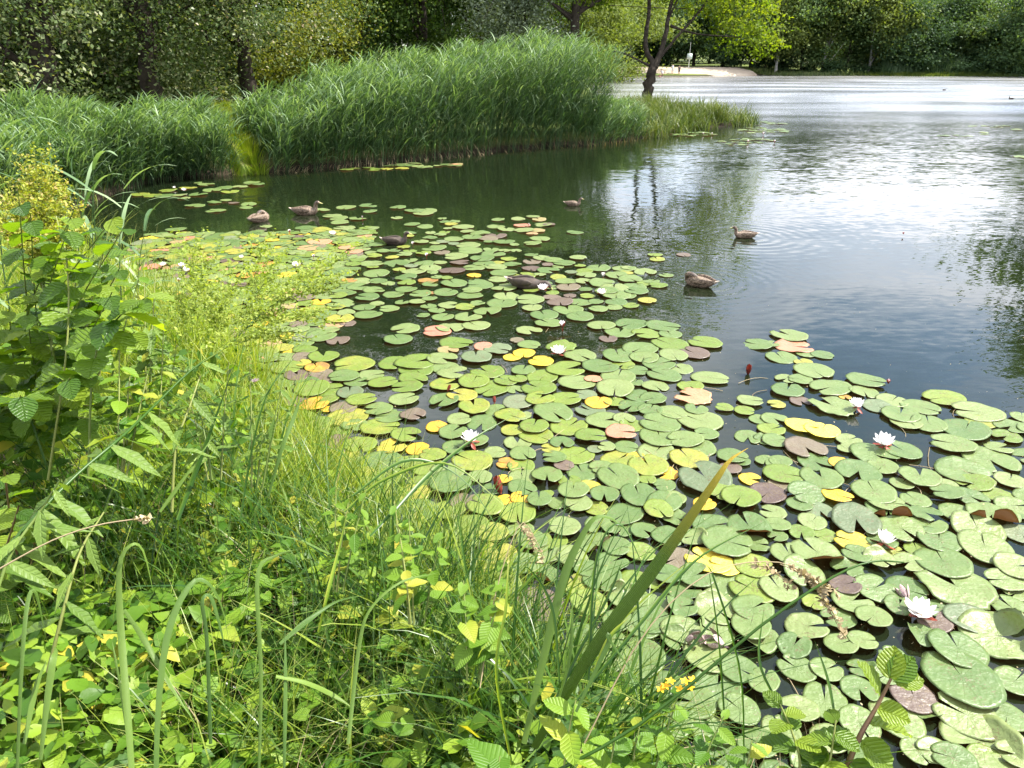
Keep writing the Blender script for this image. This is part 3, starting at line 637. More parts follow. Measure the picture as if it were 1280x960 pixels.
# shrubs along the far bank
sh = simple_tree('shrub', 'rounded dark shrub on the beach edge under the drooping branch', at(905, 121)[:2], 3.2, 5, .1, 3500, .3, M['fara'], 80, .1, 'shrubs along the far bank', sigma=.4, cat='shrub', start=.05)
ORD = ['first', 'second', 'third', 'fourth', 'fifth', 'sixth', 'seventh', 'eighth', 'ninth', 'tenth', 'eleventh', 'twelfth']
for i, px in enumerate([780, 815, 958, 985, 1015, 1045, 1075, 1100, 1180, 1210, 1245, 1275]):
    c = place(sh, at(px, 121 + (px > 1050) * 3 + (px < 940) * 2)[:2], i * 1.1, .6 + .35 * random.random(), ORD[i] + ' low dark shrub along the far shore, counted from the beach rightwards', 'shrubs along the far bank'); c['category'] = 'shrub'

# ------------------------------------------------------------------ reeds
def along(poly, n, depth, seed):
    r = np.random.default_rng(seed); pl = np.array(poly); seg = np.linalg.norm(np.diff(pl, axis=0), axis=1); cs = np.concatenate([[0], np.cumsum(seg)])
    s = r.random(n) * cs[-1]; i = np.clip(np.searchsorted(cs, s) - 1, 0, len(seg) - 1); u = (s - cs[i]) / seg[i]
    p = pl[i] + (pl[i + 1] - pl[i]) * u[:, None]; tg = (pl[i + 1] - pl[i]) / seg[i][:, None]
    nn = np.stack([-tg[:, 1], tg[:, 0]], -1); dd = r.random(n) ** 1.0 * (depth + .3) - .3
    return p + nn * dd[:, None], s / cs[-1], dd
def reed_bed(name, label, poly, n, depth, hfun, seed, nl=9, mat='reed', lean=.13, leafw=.024, leafL=.52):
    r = np.random.default_rng(seed); xy, s, dd = along(poly, n, depth, seed)
    H = hfun(s, dd) * (.80 + .24 * r.random(n) + .16 * (r.random(n) < .07)) * (1 + .07 * np.sin(xy[:, 0] * 2.3 + 1.7) * np.sin(xy[:, 1] * 1.9) + .05 * np.sin(xy[:, 0] * 5.7)); gz = np.clip(ground_z(xy[:, 0], xy[:, 1]), -.1, .6)
    base = np.column_stack([xy, gz]); az = r.normal(-.2, .5, n); lean_ = lean * (.5 + r.random(n)); bend = .12 + .2 * r.random(n)
    V1, F1, t1, k1 = blades(base, az, H, lean_, bend, .009, 5, twist=3)
    cl = V1.reshape(n, 6, 2, 3).mean(2)        # centre line of each stem
    var1 = np.repeat(r.random(n) * .5, k1)
    VV, FF, vv, tt = [V1], [F1], [var1], [t1]; off = len(V1)
    fr_ = np.linspace(.17, .99, nl)
    for j, f in enumerate(fr_):
        u = np.clip(f + .04 * (r.random(n) - .5), 0, .999) * 5; i = u.astype(int); p = cl[np.arange(n), i] * (1 - (u - i))[:, None] + cl[np.arange(n), np.minimum(i + 1, 5)] * (u - i)[:, None]
        la = r.normal(-.35, .75, n) + (r.random(n) < .14) * np.pi
        L = leafL * (.65 + .6 * r.random(n)) * (1.0 if f < .9 else .7)
        V, F, t, k = blades(p, la, L, .30 + .4 * r.random(n), .55 + 1.0 * r.random(n), leafw * (.7 + .6 * r.random(n)), 4, 1.2, wprof='leaf', twist=1.2)
        VV.append(V); FF.append(F + off); off += len(V); tt.append(t)
        vv.append(np.repeat(np.clip(.32 * r.random(n) + .34 * f + .5 * r.random(n) ** 3, 0, 1), k))  # lower leaves coloured darker: shade at the foot of the bed painted in
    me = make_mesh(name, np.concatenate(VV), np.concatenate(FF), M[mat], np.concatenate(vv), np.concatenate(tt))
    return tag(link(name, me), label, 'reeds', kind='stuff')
def shore(pxs): return [tuple(W(a, b)[:2]) for a, b in pxs]
L1 = shore([(334, 216.5), (390, 212), (460, 207), (530, 200), (600, 192), (660, 187), (720, 183), (752, 181)])
def interp(s, pts): return np.interp(s, [p[0] for p in pts], [p[1] for p in pts])
def horizon_h(px, dist_top_y): pass
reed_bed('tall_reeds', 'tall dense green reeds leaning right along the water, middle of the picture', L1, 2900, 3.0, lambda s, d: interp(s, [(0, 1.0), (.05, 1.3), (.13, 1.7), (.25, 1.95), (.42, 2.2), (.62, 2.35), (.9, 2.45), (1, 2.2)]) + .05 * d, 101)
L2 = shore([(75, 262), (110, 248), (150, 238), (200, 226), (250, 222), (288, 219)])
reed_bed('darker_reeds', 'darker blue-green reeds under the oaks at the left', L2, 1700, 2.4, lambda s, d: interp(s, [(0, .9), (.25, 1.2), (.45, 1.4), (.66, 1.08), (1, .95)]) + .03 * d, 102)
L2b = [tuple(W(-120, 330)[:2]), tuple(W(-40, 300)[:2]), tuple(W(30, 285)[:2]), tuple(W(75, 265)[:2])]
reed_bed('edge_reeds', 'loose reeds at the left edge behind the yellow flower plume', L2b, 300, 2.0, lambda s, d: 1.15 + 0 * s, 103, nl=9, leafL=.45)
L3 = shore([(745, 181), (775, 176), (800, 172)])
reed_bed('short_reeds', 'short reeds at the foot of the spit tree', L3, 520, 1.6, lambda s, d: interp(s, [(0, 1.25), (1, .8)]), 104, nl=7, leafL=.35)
# spit grass, gap grass, dead straw at the reed feet
def tuft_band(name, label, poly, n, depth, h, mat, seed, w=.012, bend=1.0, cat='grass', th=.35, zmax=.4, clump=0):
    r = np.random.default_rng(seed); xy, s, dd = along(poly, n, depth, seed); gz = np.clip(ground_z(xy[:, 0], xy[:, 1]), -.02, zmax)
    if clump:
        cc = xy[r.choice(n, clump)]; j = r.integers(0, clump, n); sd_ = .10 + .22 * r.random(clump); xy = cc[j] + r.normal(size=(n, 2)) * sd_[j][:, None]; gz = np.clip(ground_z(xy[:, 0], xy[:, 1]), -.02, zmax)
    cl = np.sin(xy[:, 0] * 2.1 + 1) * np.sin(xy[:, 1] * 2.9) * .5 + .5
    hh = h(s, dd) if callable(h) else h
    V, F, t, k = blades(np.column_stack([xy, gz]), r.random(n) * 6.28, hh * (.5 + .6 * r.random(n)) * (.75 + .4 * cl), th * r.random(n), bend * (.4 + .9 * r.random(n)), w * (.6 + .8 * r.random(n)), 4, 1.5, twist=1)
    return tag(link(name, make_mesh(name, V, F, M[mat], np.repeat(np.clip(r.random(n) * .7 + .3 * cl, 0, 1), k), t)), label, cat, kind='stuff')
tuft_band('spit_grass', 'long bright green grass covering the narrow spit', shore([(770, 176), (800, 172), (840, 165), (870, 161), (915, 158), (936, 154)]), 11000, 4.6, lambda s, d: interp(s, [(0, .8), (.3, .9), (.8, 1.0), (1, .75)]), 'spit', 111, w=.022, th=.7, bend=1.4, clump=130)
tuft_band('gap_grass', 'yellow-green grass in the gap of the reed bed', shore([(290, 219), (332, 216)]), 2600, 4.5, lambda s, d: .75 + .08 * d, 'grass_y', 112, w=.014)
tuft_band('dead_straw', 'dry broken stalks at the foot of the reeds', shore([(210, 224), (330, 217), (460, 208), (600, 193), (690, 185), (745, 182), (800, 173), (850, 164)]), 650, .5, .40, 'straw', 113, w=.010, bend=1.8, th=.9)
tuft_band('far_reeds', 'pale reeds at the water line of the far shore', [tuple(at(1105, 121)[:2]), tuple(at(1222, 124)[:2])], 1500, 2.0, 2.6, 'reed', 114, w=.08, cat='reeds', bend=.3)
tuft_band('far_grass', 'short grass strip along the far shore', [tuple(at(935, 116)[:2]), tuple(at(1290, 122)[:2])], 3500, 3.0, .7, 'spit', 115, w=.07, bend=.6)
tuft_band('meadow_grass', 'sunlit meadow grass behind the gap in the reeds', [tuple(at(300, 24)[:2]), tuple(at(480, 27)[:2])], 4000, 9.0, .5, 'grass_y', 116, w=.02, zmax=2)

# ------------------------------------------------------------------ far shore people, sign, gulls
def person(label, px, py_feet, h, shirt, shorts, hair, pose='stand', dist=105):
    p = at(px, dist); z = float(ground_z(p[0], p[1])) + .02
    s = h / 1.7; bm_v = []; E = []; Rr = []
    def v(x, y, zz, r): bm_v.append((x * s, y * s, zz * s)); Rr.append(r * s); return len(bm_v) - 1
    if pose == 'stand':
        pel = v(0, 0, .92, .14); ch = v(0, 0, 1.22, .15); sh_ = v(0, 0, 1.38, .11); nk = v(0, 0, 1.47, .055); hd = v(0, -.01, 1.58, .10); tp_ = v(0, 0, 1.66, .075)
        E += [(pel, ch), (ch, sh_), (sh_, nk), (nk, hd), (hd, tp_)]
        for q in (-1, 1):
            hp = v(.09 * q, 0, .86, .09); kn = v(.11 * q, -.03, .48, .06); an = v(.11 * q, .02, .09, .04); ft = v(.12 * q, -.13, .03, .035); E += [(pel, hp), (hp, kn), (kn, an), (an, ft)]
            so = v(.19 * q, 0, 1.36, .06); el = v(.27 * q, -.02, 1.10, .043); wr = v(.25 * q, -.14, .90, .03); ha = v(.25 * q, -.2, .83, .032); E += [(sh_, so), (so, el), (el, wr), (wr, ha)]
    else:
        pel = v(0, 0, .18, .15); ch = v(0, -.08, .50, .15); sh_ = v(0, -.14, .66, .11); nk = v(0, -.17, .74, .055); hd = v(0, -.2, .86, .10); tp_ = v(0, -.2, .94, .075)
        E += [(pel, ch), (ch, sh_), (sh_, nk), (nk, hd), (hd, tp_)]
        for q in (-1, 1):
            hp = v(.1 * q, -.03, .16, .09); kn = v(.14 * q, -.40, .42, .06); an = v(.13 * q, -.48, .08, .04); ft = v(.13 * q, -.62, .03, .035); E += [(pel, hp), (hp, kn), (kn, an), (an, ft)]
            so = v(.19 * q, -.14, .64, .06); el = v(.25 * q, -.30, .45, .043); wr = v(.18 * q, -.45, .40, .03); ha = v(.17 * q, -.5, .36, .032); E += [(sh_, so), (so, el), (el, wr), (wr, ha)]
    me = bpy.data.meshes.new('person'); me.from_pydata(bm_v, E, []); o = link('person', me, loc=(p[0], p[1], z))
    sk = o.modifiers.new('skin', 'SKIN'); 
    for i, d_ in enumerate(me.skin_vertices[0].data): d_.radius = (Rr[i], Rr[i])
    me.skin_vertices[0].data[0].use_root = True
    sub = o.modifiers.new('sub', 'SUBSURF'); sub.levels = sub.render_levels = 1
    dg = bpy.context.evaluated_depsgraph_get(); m2 = bpy.data.meshes.new_from_object(o.evaluated_get(dg)); o.modifiers.clear(); o.data = m2
    m2.materials.clear()
    for mm in (M['skin'], shirt, shorts, hair): m2.materials.append(mm)
    top = .96 if pose == 'stand' else .28
    for f in m2.polygons:
        c = f.center / s; ax = abs(c.x)
        if pose == 'stand': k = 3 if c.z > 1.6 else 1 if (.97 < c.z < 1.42 and ax < .24) else 2 if .6 < c.z <= .97 and ax < .2 else 0
        else: k = 3 if c.z > .88 else 1 if (.25 < c.z < .7 and c.y > -.25) else 2 if c.z <= .3 and c.y > -.25 else 0
        f.material_index = k; f.use_smooth = True
    o.rotation_euler = (0, 0, .3); tag(o, label, 'person', 'bathers on the beach'); return o
M['skin'] = plain_mat('skin', (.45, .26, .18), (.50, .30, .21), .6)
M['white_cloth'] = plain_mat('white_cloth', (.7, .7, .72), None, .8); M['dark_cloth'] = plain_mat('dark_cloth', (.03, .03, .04), None, .8); M['red_cloth'] = plain_mat('red_cloth', (.35, .06, .07), None, .8)
M['hair'] = plain_mat('hair', (.05, .03, .02), (.09, .05, .03), .7); M['fair'] = plain_mat('fair_hair', (.35, .25, .12), None, .7)
person('child in white shirt standing on the sand right of the spit tree trunk', 829.5, 97, 1.25, M['white_cloth'], M['skin'], M['fair'], dist=107)
person('child in red top crouching on the sand beside the standing child', 826, 97, 1.3, M['red_cloth'], M['dark_cloth'], M['hair'], 'sit', 106.6)
person('bather in pale clothes standing in the middle of the beach group', 842, 95, 1.25, M['white_cloth'], M['white_cloth'], M['fair'], dist=108.3)
person('bather in dark clothes standing rightmost of the beach group', 850.5, 95, 1.3, M['dark_cloth'], M['dark_cloth'], M['hair'], dist=108.3)
e = at(862, 112); g0 = float(ground_z(e[0], e[1])); A = Acc(); A.add(*tube([(0, 0, 0), (0, 0, 2.1)], .05, 8)); A.add(*tube([(0, 0, 2.1), (0, 0, 3.4)], .03, 8))
s_ = empty('beach_sign', (e[0], e[1], g0)); link('post', A.mesh('post', plain_mat('pale_post', (.5, .52, .48), None, .6)), s_)
V = np.array([(-.35, -.08, 1.3), (.35, -.08, 1.3), (.35, -.08, 2.0), (-.35, -.08, 2.0), (-.35, -.05, 1.3), (.35, -.05, 1.3), (.35, -.05, 2.0), (-.35, -.05, 2.0)]); Fq = np.array([(0, 1, 2, 3), (7, 6, 5, 4), (0, 4, 5, 1), (1, 5, 6, 2), (2, 6, 7, 3), (3, 7, 4, 0)])
link('panel', make_mesh('panel', V, Fq, plain_mat('sign_panel', (.42, .52, .48), (.5, .58, .54), .5), smooth=False), s_)
tag(s_, 'pale post with small green-white board at the back of the beach', 'sign')
#==PADS==
# ------------------------------------------------------------------ lily pads (places read off the photograph, laid on the water plane)
PADS = []   # (px, py, pixel width, colour)
def addp(x0, y0, s, sc=4.0):
    for tok in s.split(';'):
        tok = tok.strip()
        if not tok: continue
        q = tok.split(','); PADS.append((x0 + float(q[0]) / sc, y0 + float(q[1]) / sc, float(q[2]) / sc, q[3] if len(q) > 3 else 'g'))
addp(320, 400, "228,118,125;340,190,155;745,50,145;710,103,140;905,62,140,s;1000,118,160;960,155,105,s;970,42,140;1100,32,140;1140,140,100,s;1100,193,160,o;1210,152,140,o;410,107,115,b;490,230,215,l;180,165,90,y;235,222,80,y;305,245,120,y;690,222,160;800,215,200,l;800,250,180;930,198,150;945,242,135;1155,262,170;985,275,150;440,290,150;580,280,130;505,315,125;635,318,140;785,298,145;750,345,150;945,327,150;1090,312,160,l;1180,345,180;1250,310,120,l;470,368,130,o;740,403,145;940,410,150;1030,385,150;1090,440,165;530,405,150,l;610,450,140;290,430,145,y;360,450,70,y;460,490,200,l;470,492,60,y;785,480,130,b;905,540,110,y;1015,505,120;1130,520,155;985,565,140;1205,455,130;1270,490,150;620,540,190,l;750,585,150,l;680,640,150,y;810,650,120,y;1000,640,140;1100,610,120;1195,665,110;1080,710,200,l;1255,720,110,y;1240,800,80,y;1180,850,100;1120,790,120;1245,905,90,y;310,525,150,l;300,570,140,l;410,560,120,l;280,350,180,l;360,350,160,l")
addp(640, 400, "185,20,140;85,55,130;445,32,140;595,25,160;755,35,160;540,65,150;665,75,140,l;790,75,115;480,96,90,b;85,130,115;25,105,70,b;245,145,150;60,172,110,y;145,212,125,y;0,190,90,y;790,125,180,l;965,120,160,l;640,150,180;340,190,160;530,185,170;660,195,150;805,180,150;910,170,155,b;1225,125,150;735,225,160;440,240,180;760,280,165;990,295,170;530,290,180;270,255,190;150,290,160;55,255,120;325,320,180;405,300,90,s;135,345,175,l;515,350,200;30,300,90,l;15,350,90;140,400,150;270,400,150;365,380,120,o;430,420,130,y;510,415,110,l;635,385,140;705,400,130;600,435,140;690,455,120;390,455,150,o;205,475,200;30,485,130;110,540,150;285,535,190;460,510,180;740,520,200;560,500,110;600,530,130,l;940,508,220;545,570,155,s;120,580,170;395,590,150;190,648,100,l;320,680,180;735,585,210;865,605,170;930,640,170;570,640,120;470,640,90;415,650,80,o;720,660,190;260,735,100,b;880,700,190,l;45,735,140,l;175,785,165;350,765,160;530,700,170,l;620,690,100,y;680,735,200,l;530,800,210;770,775,130,y;960,810,260,o;1180,590,130;1270,600,120;1100,690,150;1150,715,80;1190,800,110,y;1265,710,100;390,835,110,y;675,805,90,l;305,870,160;50,850,140;135,920,130;460,890,150;230,920,110;630,890,190;790,900,160;180,870,60,l;330,930,140;45,900,110,y;960,930,110,y;1060,880,160,l;1140,910,200,l;1190,410,130;1060,445,90,l;1160,460,100,l;1235,500,100;900,390,185,s")
addp(960, 400, "103,82,175;15,125,80;130,135,190,s;190,172,95;272,178,110;65,190,150;175,215,90,l;225,262,190;90,300,110;160,305,120;95,360,160;310,345,200;165,410,110,b;315,437,215;40,425,90,l;490,310,180;480,365,140;385,390,60,y;620,405,150;880,395,190,l;760,440,175;550,437,145,o;660,480,185;1045,468,230;690,520,150;800,525,180;985,555,250;1210,540,150;1190,590,140,l;1060,515,140,l;165,535,155,Y;268,560,168,Y;35,610,130;185,650,205,b;390,650,90;530,685,220;670,665,180;570,740,150;920,630,200;1110,705,280;30,500,130;235,715,170;360,725,110,y;450,770,220;60,715,110;265,800,210;755,798,200;985,765,290;1210,810,150;1030,820,180,l;75,780,190,l;60,830,120,b;190,880,180;345,890,140,y;525,875,215;890,880,150;1010,895,160;1150,880,150,l;1220,940,160;590,930,170;1330,690,200;1350,560,180")
addp(960, 600, "600,165,220;435,222,245,o;780,185,150;800,235,180;1115,190,240;1040,255,250;660,265,210;850,315,210;1080,345,260;1230,160,150;165,270,125,l;285,280,110,l;425,320,180,y;40,235,130;45,290,100;240,385,250;100,390,180;440,385,140;550,410,150;395,450,160;700,430,150;870,430,260;640,365,100,l;740,355,120,l;930,550,350;1180,520,180;1240,570,130;1220,660,210;1000,715,220,o;690,560,200;530,560,200;380,550,150,b;50,560,190;420,625,200;520,710,170;650,650,150;190,750,200;230,620,120,l;770,800,170;880,660,170;1140,800,330;940,870,270;360,840,160;470,820,140;840,910,130;20,170,130;620,900,130")
addp(960, 720, "960,540,370;1230,540,200;140,475,180;290,480,160;470,470,140;450,590,180;590,520,140;280,640,220;720,620,220,b;990,720,290;1190,710,200;1060,850,370;790,690,140;640,730,250;830,900,170;1080,930,160,l;740,900,160;1240,930,200;920,940,200;450,760,200;150,700,180;60,800,200;300,830,180;500,900,190;200,930,190")
addp(640, 560, "330,305,140;260,410,160;440,400,150;560,340,190;760,285,180;730,330,150,l;820,360,140;780,460,160;900,460,150;1000,400,190;1180,410,220;1070,500,250;1110,520,170;980,580,220,Y;1060,610,150,Y;520,520,140;640,530,150,l;500,590,160;920,660,180;1070,700,230;60,600,150;150,640,160;450,680,200;320,700,150,l;700,800,160;1020,830,220;1200,720,220,l;1200,830,200;700,880,200;1190,920,200;860,720,170;560,760,170;300,560,160;100,480,150;180,540,150;380,620,150;850,930,200;1000,940,200")
addp(640, 720, "630,430,260;980,420,250;1030,220,220;1230,330,200;1130,500,180;650,270,170;820,330,160;760,560,200;900,650,220;1130,700,200;1250,560,160;1000,800,220;560,560,180;800,760,200;1220,860,200;1080,900,220;480,330,160;350,300,150")
F_ = "70,160,80;215,175,110;150,175,130;195,190,130;65,212,60;140,243,80;205,255,80;395,258,160;570,222,65;560,255,90;610,268,90;670,218,70;745,206,70;775,220,70,s;690,248,85,s;795,245,90;700,275,100;760,275,90,s;740,290,60,s;825,245,60,b;955,284,85;230,310,75;185,332,75;250,362,150;350,318,100;440,310,100;480,290,100;560,300,110,b;520,315,100,b;600,332,110;780,318,100;742,340,90;420,348,150;360,405,120;430,375,130;535,372,80;545,392,120;490,415,120;100,395,80;290,385,80,b;60,440,140;200,440,100;280,435,70;380,435,100,b;500,440,110;150,480,120;230,465,110;340,475,130,b;450,460,120;560,460,110;640,445,90;790,415,90;850,425,110;970,412,85;900,440,110;740,430,90,b;735,465,90,b;820,475,110;1070,463,120;1200,465,120;600,490,140;450,500,70,y;110,510,110;220,525,100,y;570,520,100;700,500,120,l;870,508,80,l;910,530,110;920,560,120,b;1010,500,100;1090,540,130;1000,530,90;1160,500,110;1230,520,120;20,540,70;350,540,130;480,550,130;230,545,80;110,570,110;180,590,110;50,595,110;310,585,120;430,600,130;600,560,130;440,575,100;235,588,45,y;610,605,130;590,640,150;730,620,140;880,635,130,b;840,610,90,b;980,635,120;1070,670,95;1110,580,120;1160,600,150;1160,635,110;1150,660,80;515,680,140;740,665,100;920,670,150;800,700,140;980,708,135;295,710,110;420,712,135;1150,565,140;1250,560,120"
addp(480, 220, F_)
addp(780, 220, "155,396,75,l;165,420,75,l;297,396,70,b;30,462,90;105,482,110;30,525,200;60,580,120;0,600,120")
addp(160, 220, "960,172,100;1090,160,120;1200,150,90;1210,180,70;1020,202,100;1055,216,90;1150,214,90;1060,235,90;1080,262,110;960,270,120,l;890,262,120;640,283,80;695,295,90;690,254,60;1150,290,130;1060,310,120;1130,325,150;1240,345,80;1150,410,100;1220,440,120;1000,400,150;1050,460,120;880,420,120;900,365,110,s;960,335,120,s;990,342,90,y;720,325,70,y;560,320,100;440,312,110;1030,430,130;1040,520,100;1160,530,110;1150,560,110;1230,575,110;1195,610,120;1240,490,130;1180,660,110;1200,697,140;1090,690,90;1100,740,80,b;440,520,80,y;600,500,110,y;680,445,100,y;240,272,100;290,297,90;180,300,90;170,325,100;230,325,90;980,600,150;1060,640,140;1000,700,120;930,740,120;900,790,130;1090,590,100;870,835,130")
addp(160, 220, "335,150,120;430,135,70;490,125,55;530,137,55,b;605,145,75;590,160,65;440,175,100;280,112,60;350,35,40;640,45,90;560,55,110;620,35,110;480,60,110;420,75,120;350,95,120;250,98,110;180,102,100;120,100,120,l;60,95,100,l;390,45,80;300,60,90,l;510,80,100,l;200,75,90,l")
# strips and rafts further out
for (cx, cy, rx, ry, n, wd_, c) in [(866, 168, 26, 2.5, 22, 9, 'g'), (948, 154, 34, 2.5, 22, 9, 'g'), (955, 163, 32, 4, 34, 9, 'g'), (935, 178, 46, 4, 24, 9, 'g'), (1240, 158, 26, 1.5, 8, 9, 'g'), (1272, 162, 8, 1, 3, 9, 'g'), (1268, 196, 10, 1, 3, 12, 'g'),
                                  (1215, 168, 50, 3, 7, 9, 'g'), (520, 207, 56, 2.5, 16, 14, 'g'), (470, 212, 40, 2, 8, 14, 'l'), (560, 206, 14, 1, 3, 14, 's')]:
    for i in range(n):
        a = random.random() * 6.28; q = math.sqrt(random.random()); PADS.append((cx + rx * q * math.cos(a), cy + ry * q * math.sin(a), wd_ * random.uniform(.8, 1.3), c))
# world discs, merged duplicates removed
pads = []
for (px, py, w, c) in PADS:
    p = W(px, py); r = w * depth_at(px, py) / FPX / 2 * 1.04
    r = min(r, .175)
    if float(lake_sd(p[0], p[1])) > -.02: continue
    if any((p[0] - q[0]) ** 2 + (p[1] - q[1]) ** 2 < (.42 * max(r, q[2])) ** 2 for q in pads): continue
    pads.append((p[0], p[1], r, c, True))
def inpoly(pt, poly):
    x, y = pt; ins = False
    for i in range(len(poly)):
        ax, ay = poly[i]; bx, by = poly[i - 1]
        if (ay > y) != (by > y) and x < (bx - ax) * (y - ay) / (by - ay) + ax: ins = not ins
    return ins
def fill(poly, tries, sep, wr, cols, seed):
    r = random.Random(seed); xs = [q[0] for q in poly]; ys = [q[1] for q in poly]
    wp = [W(*q)[:2] for q in poly]; bx0, bx1 = min(q[0] for q in wp), max(q[0] for q in wp); by0, by1 = min(q[1] for q in wp), max(q[1] for q in wp)
    n0 = len(pads)
    for _ in range(tries):
        x, y = r.uniform(bx0, bx1), r.uniform(by0, by1)
        if not inpoly((x, y), wp): continue
        rr = r.uniform(*wr)
        if float(lake_sd(x, y)) > -.03: continue
        if any((x - q[0]) ** 2 + (y - q[1]) ** 2 < (sep * (rr + q[2])) ** 2 for q in pads): continue
        pads.append((x, y, rr, r.choice(cols), False))
GC = ['g'] * 11 + ['l'] * 4 + ['b', 'o']
fill([(150, 330), (190, 292), (330, 292), (470, 285), (440, 340), (430, 400), (380, 440), (330, 470), (240, 430), (170, 380)], 6500, .54, (.09, .145), ['g'] * 14 + ['l'] * 14 + ['b', 'o', 'b', 'y', 's'], 1)
fill([(380, 440), (330, 460), (350, 560), (420, 640), (520, 740), (640, 830), (700, 780), (600, 620), (500, 520), (430, 470)], 1600, .60, (.09, .14), ['l', 'l', 'g', 'l', 'g', 'l', 'b'], 2)
fill([(640, 640), (700, 560), (900, 600), (1280, 600), (1290, 960), (960, 1000), (820, 900), (700, 800)], 3600, .70, (.07, .13), GC, 3)
fill([(430, 330), (560, 270), (700, 330), (840, 340), (800, 390), (700, 370), (560, 400), (430, 380)], 900, .80, (.07, .11), GC, 4)
fill([(640, 500), (840, 430), (900, 560), (1050, 600), (900, 660), (640, 640)], 900, .74, (.07, .12), GC, 5)
fill([(960, 500), (1080, 560), (1290, 520), (1290, 640), (960, 640)], 500, .86, (.08, .12), GC, 6)

# pad meshes
def pad_mesh(name, mat, seed, notch=.13, curl=0.0, wave=.0, rag=0.0):
    r = np.random.default_rng(seed); ph = r.random(4) * 6.28; nth = 30; rings_ = [.30, .62, .88, 1.0, 1.0]
    th = np.linspace(notch, 2 * np.pi - notch, nth); V = [(0, 0, 0)]; uv = [(0, 0)]
    edge = 1 - .16 * (np.exp(-((th - notch) / .16) ** 2) + np.exp(-((2 * np.pi - notch - th) / .16) ** 2))
    edge *= 1 + .02 * np.sin(3 * th + ph[0]) + .012 * np.sin(7 * th + ph[1]) + rag * (r.random(nth) - .6)
    ca = r.random() * 6.28
    for k, q in enumerate(rings_):
        f = 1 if q > .8 else (.5 + .5 * q)
        for i in range(nth):
            R_ = q * (1 + (edge[i] - 1) * f) * (1 if k < 4 else .995); x = R_ * math.cos(th[i]); y = R_ * math.sin(th[i])
            z = .016 * q ** 3 + wave * q ** 3 * math.sin(2 * th[i] + ph[2]) + .5 * wave * q ** 4 * math.sin(5 * th[i] + ph[3]) + .35 * wave * q ** 5 * math.sin(9 * th[i] + ph[0]) - .012 * math.exp(-(q / .3) ** 2)
            if curl: 
                d = x * math.cos(ca) + y * math.sin(ca)
                if d > .45:
                    e_ = d - .45; z += curl * e_ * 1.6; x -= math.cos(ca) * e_ * curl * .7; y -= math.sin(ca) * e_ * curl * .7
            if k == 4: z -= .008
            V.append((x, y, z)); uv.append((q * math.cos(th[i]), q * math.sin(th[i])))
    F3 = [(0, 1 + i, 2 + i) for i in range(nth - 1)]; F4 = []
    for k in range(4):
        a = 1 + k * nth; F4 += [(a + i, a + nth + i, a + nth + i + 1, a + i + 1) for i in range(nth - 1)]
    return make_mesh(name, np.array(V), [np.array(F3), np.array(F4)], mat, var=np.full(len(V), 0.0), uv=np.array(uv))
NVAR = 6
PADM = {}
def padm(c, k):
    if (c, k) not in PADM:
        s = dict(notch=[.04, .12, .06, .20, .09, .30][k % 6], wave=[.015, .03, .02, .045, .025, .03][k % 6])
        if k == 6: s = dict(notch=.14, curl=.45, wave=.05)
        if k == 7: s = dict(notch=.2, curl=.9, wave=.06)
        if k == 8: s = dict(notch=.4, wave=.06, rag=.15)
        PADM[(c, k)] = pad_mesh('lily_pad', PM[c], 500 + k, **s)
    return PADM[(c, k)]
# landmarks for the labels
FL = [(230, 238, .10, 'w'), (218, 235, .07, 'w'), (160, 330, .09, 'w'), (228, 333, .10, 'w'), (234, 339, .11, 'w'), (371, 333, .12, 'w'), (362, 291, .09, 'u'), (416, 293, .11, 'w'), (453, 273, .07, 'b'), (516, 306, .08, 'u'), (533, 321, .09, 'u'), (661, 283, .08, 'b'),
      (679, 362, .13, 'w'), (754, 346, .09, 'u'), (752, 367, .11, 'w'), (703, 410, .12, 'u'), (698, 442, .14, 'w'), (588, 551, .13, 'h'), (1070, 508, .12, 'h'), (1105, 556, .15, 'h'), (1104, 679, .13, 't'), (1149, 769, .15, 'w'), (1110, 480, .07, 'p'), (1129, 293, .06, 'p'), (890, 168, .08, 'u'), (954, 168, .1, 'u'), (935, 178, .1, 'u'), (879, 168, .08, 'u'), (968, 178, .1, 'u'), (224, 352, .08, 'u'), (204, 332, .09, 'w'), (196, 372, .08, 'w'), (392, 322, .07, 'u'), (302, 322, .07, 'w')]
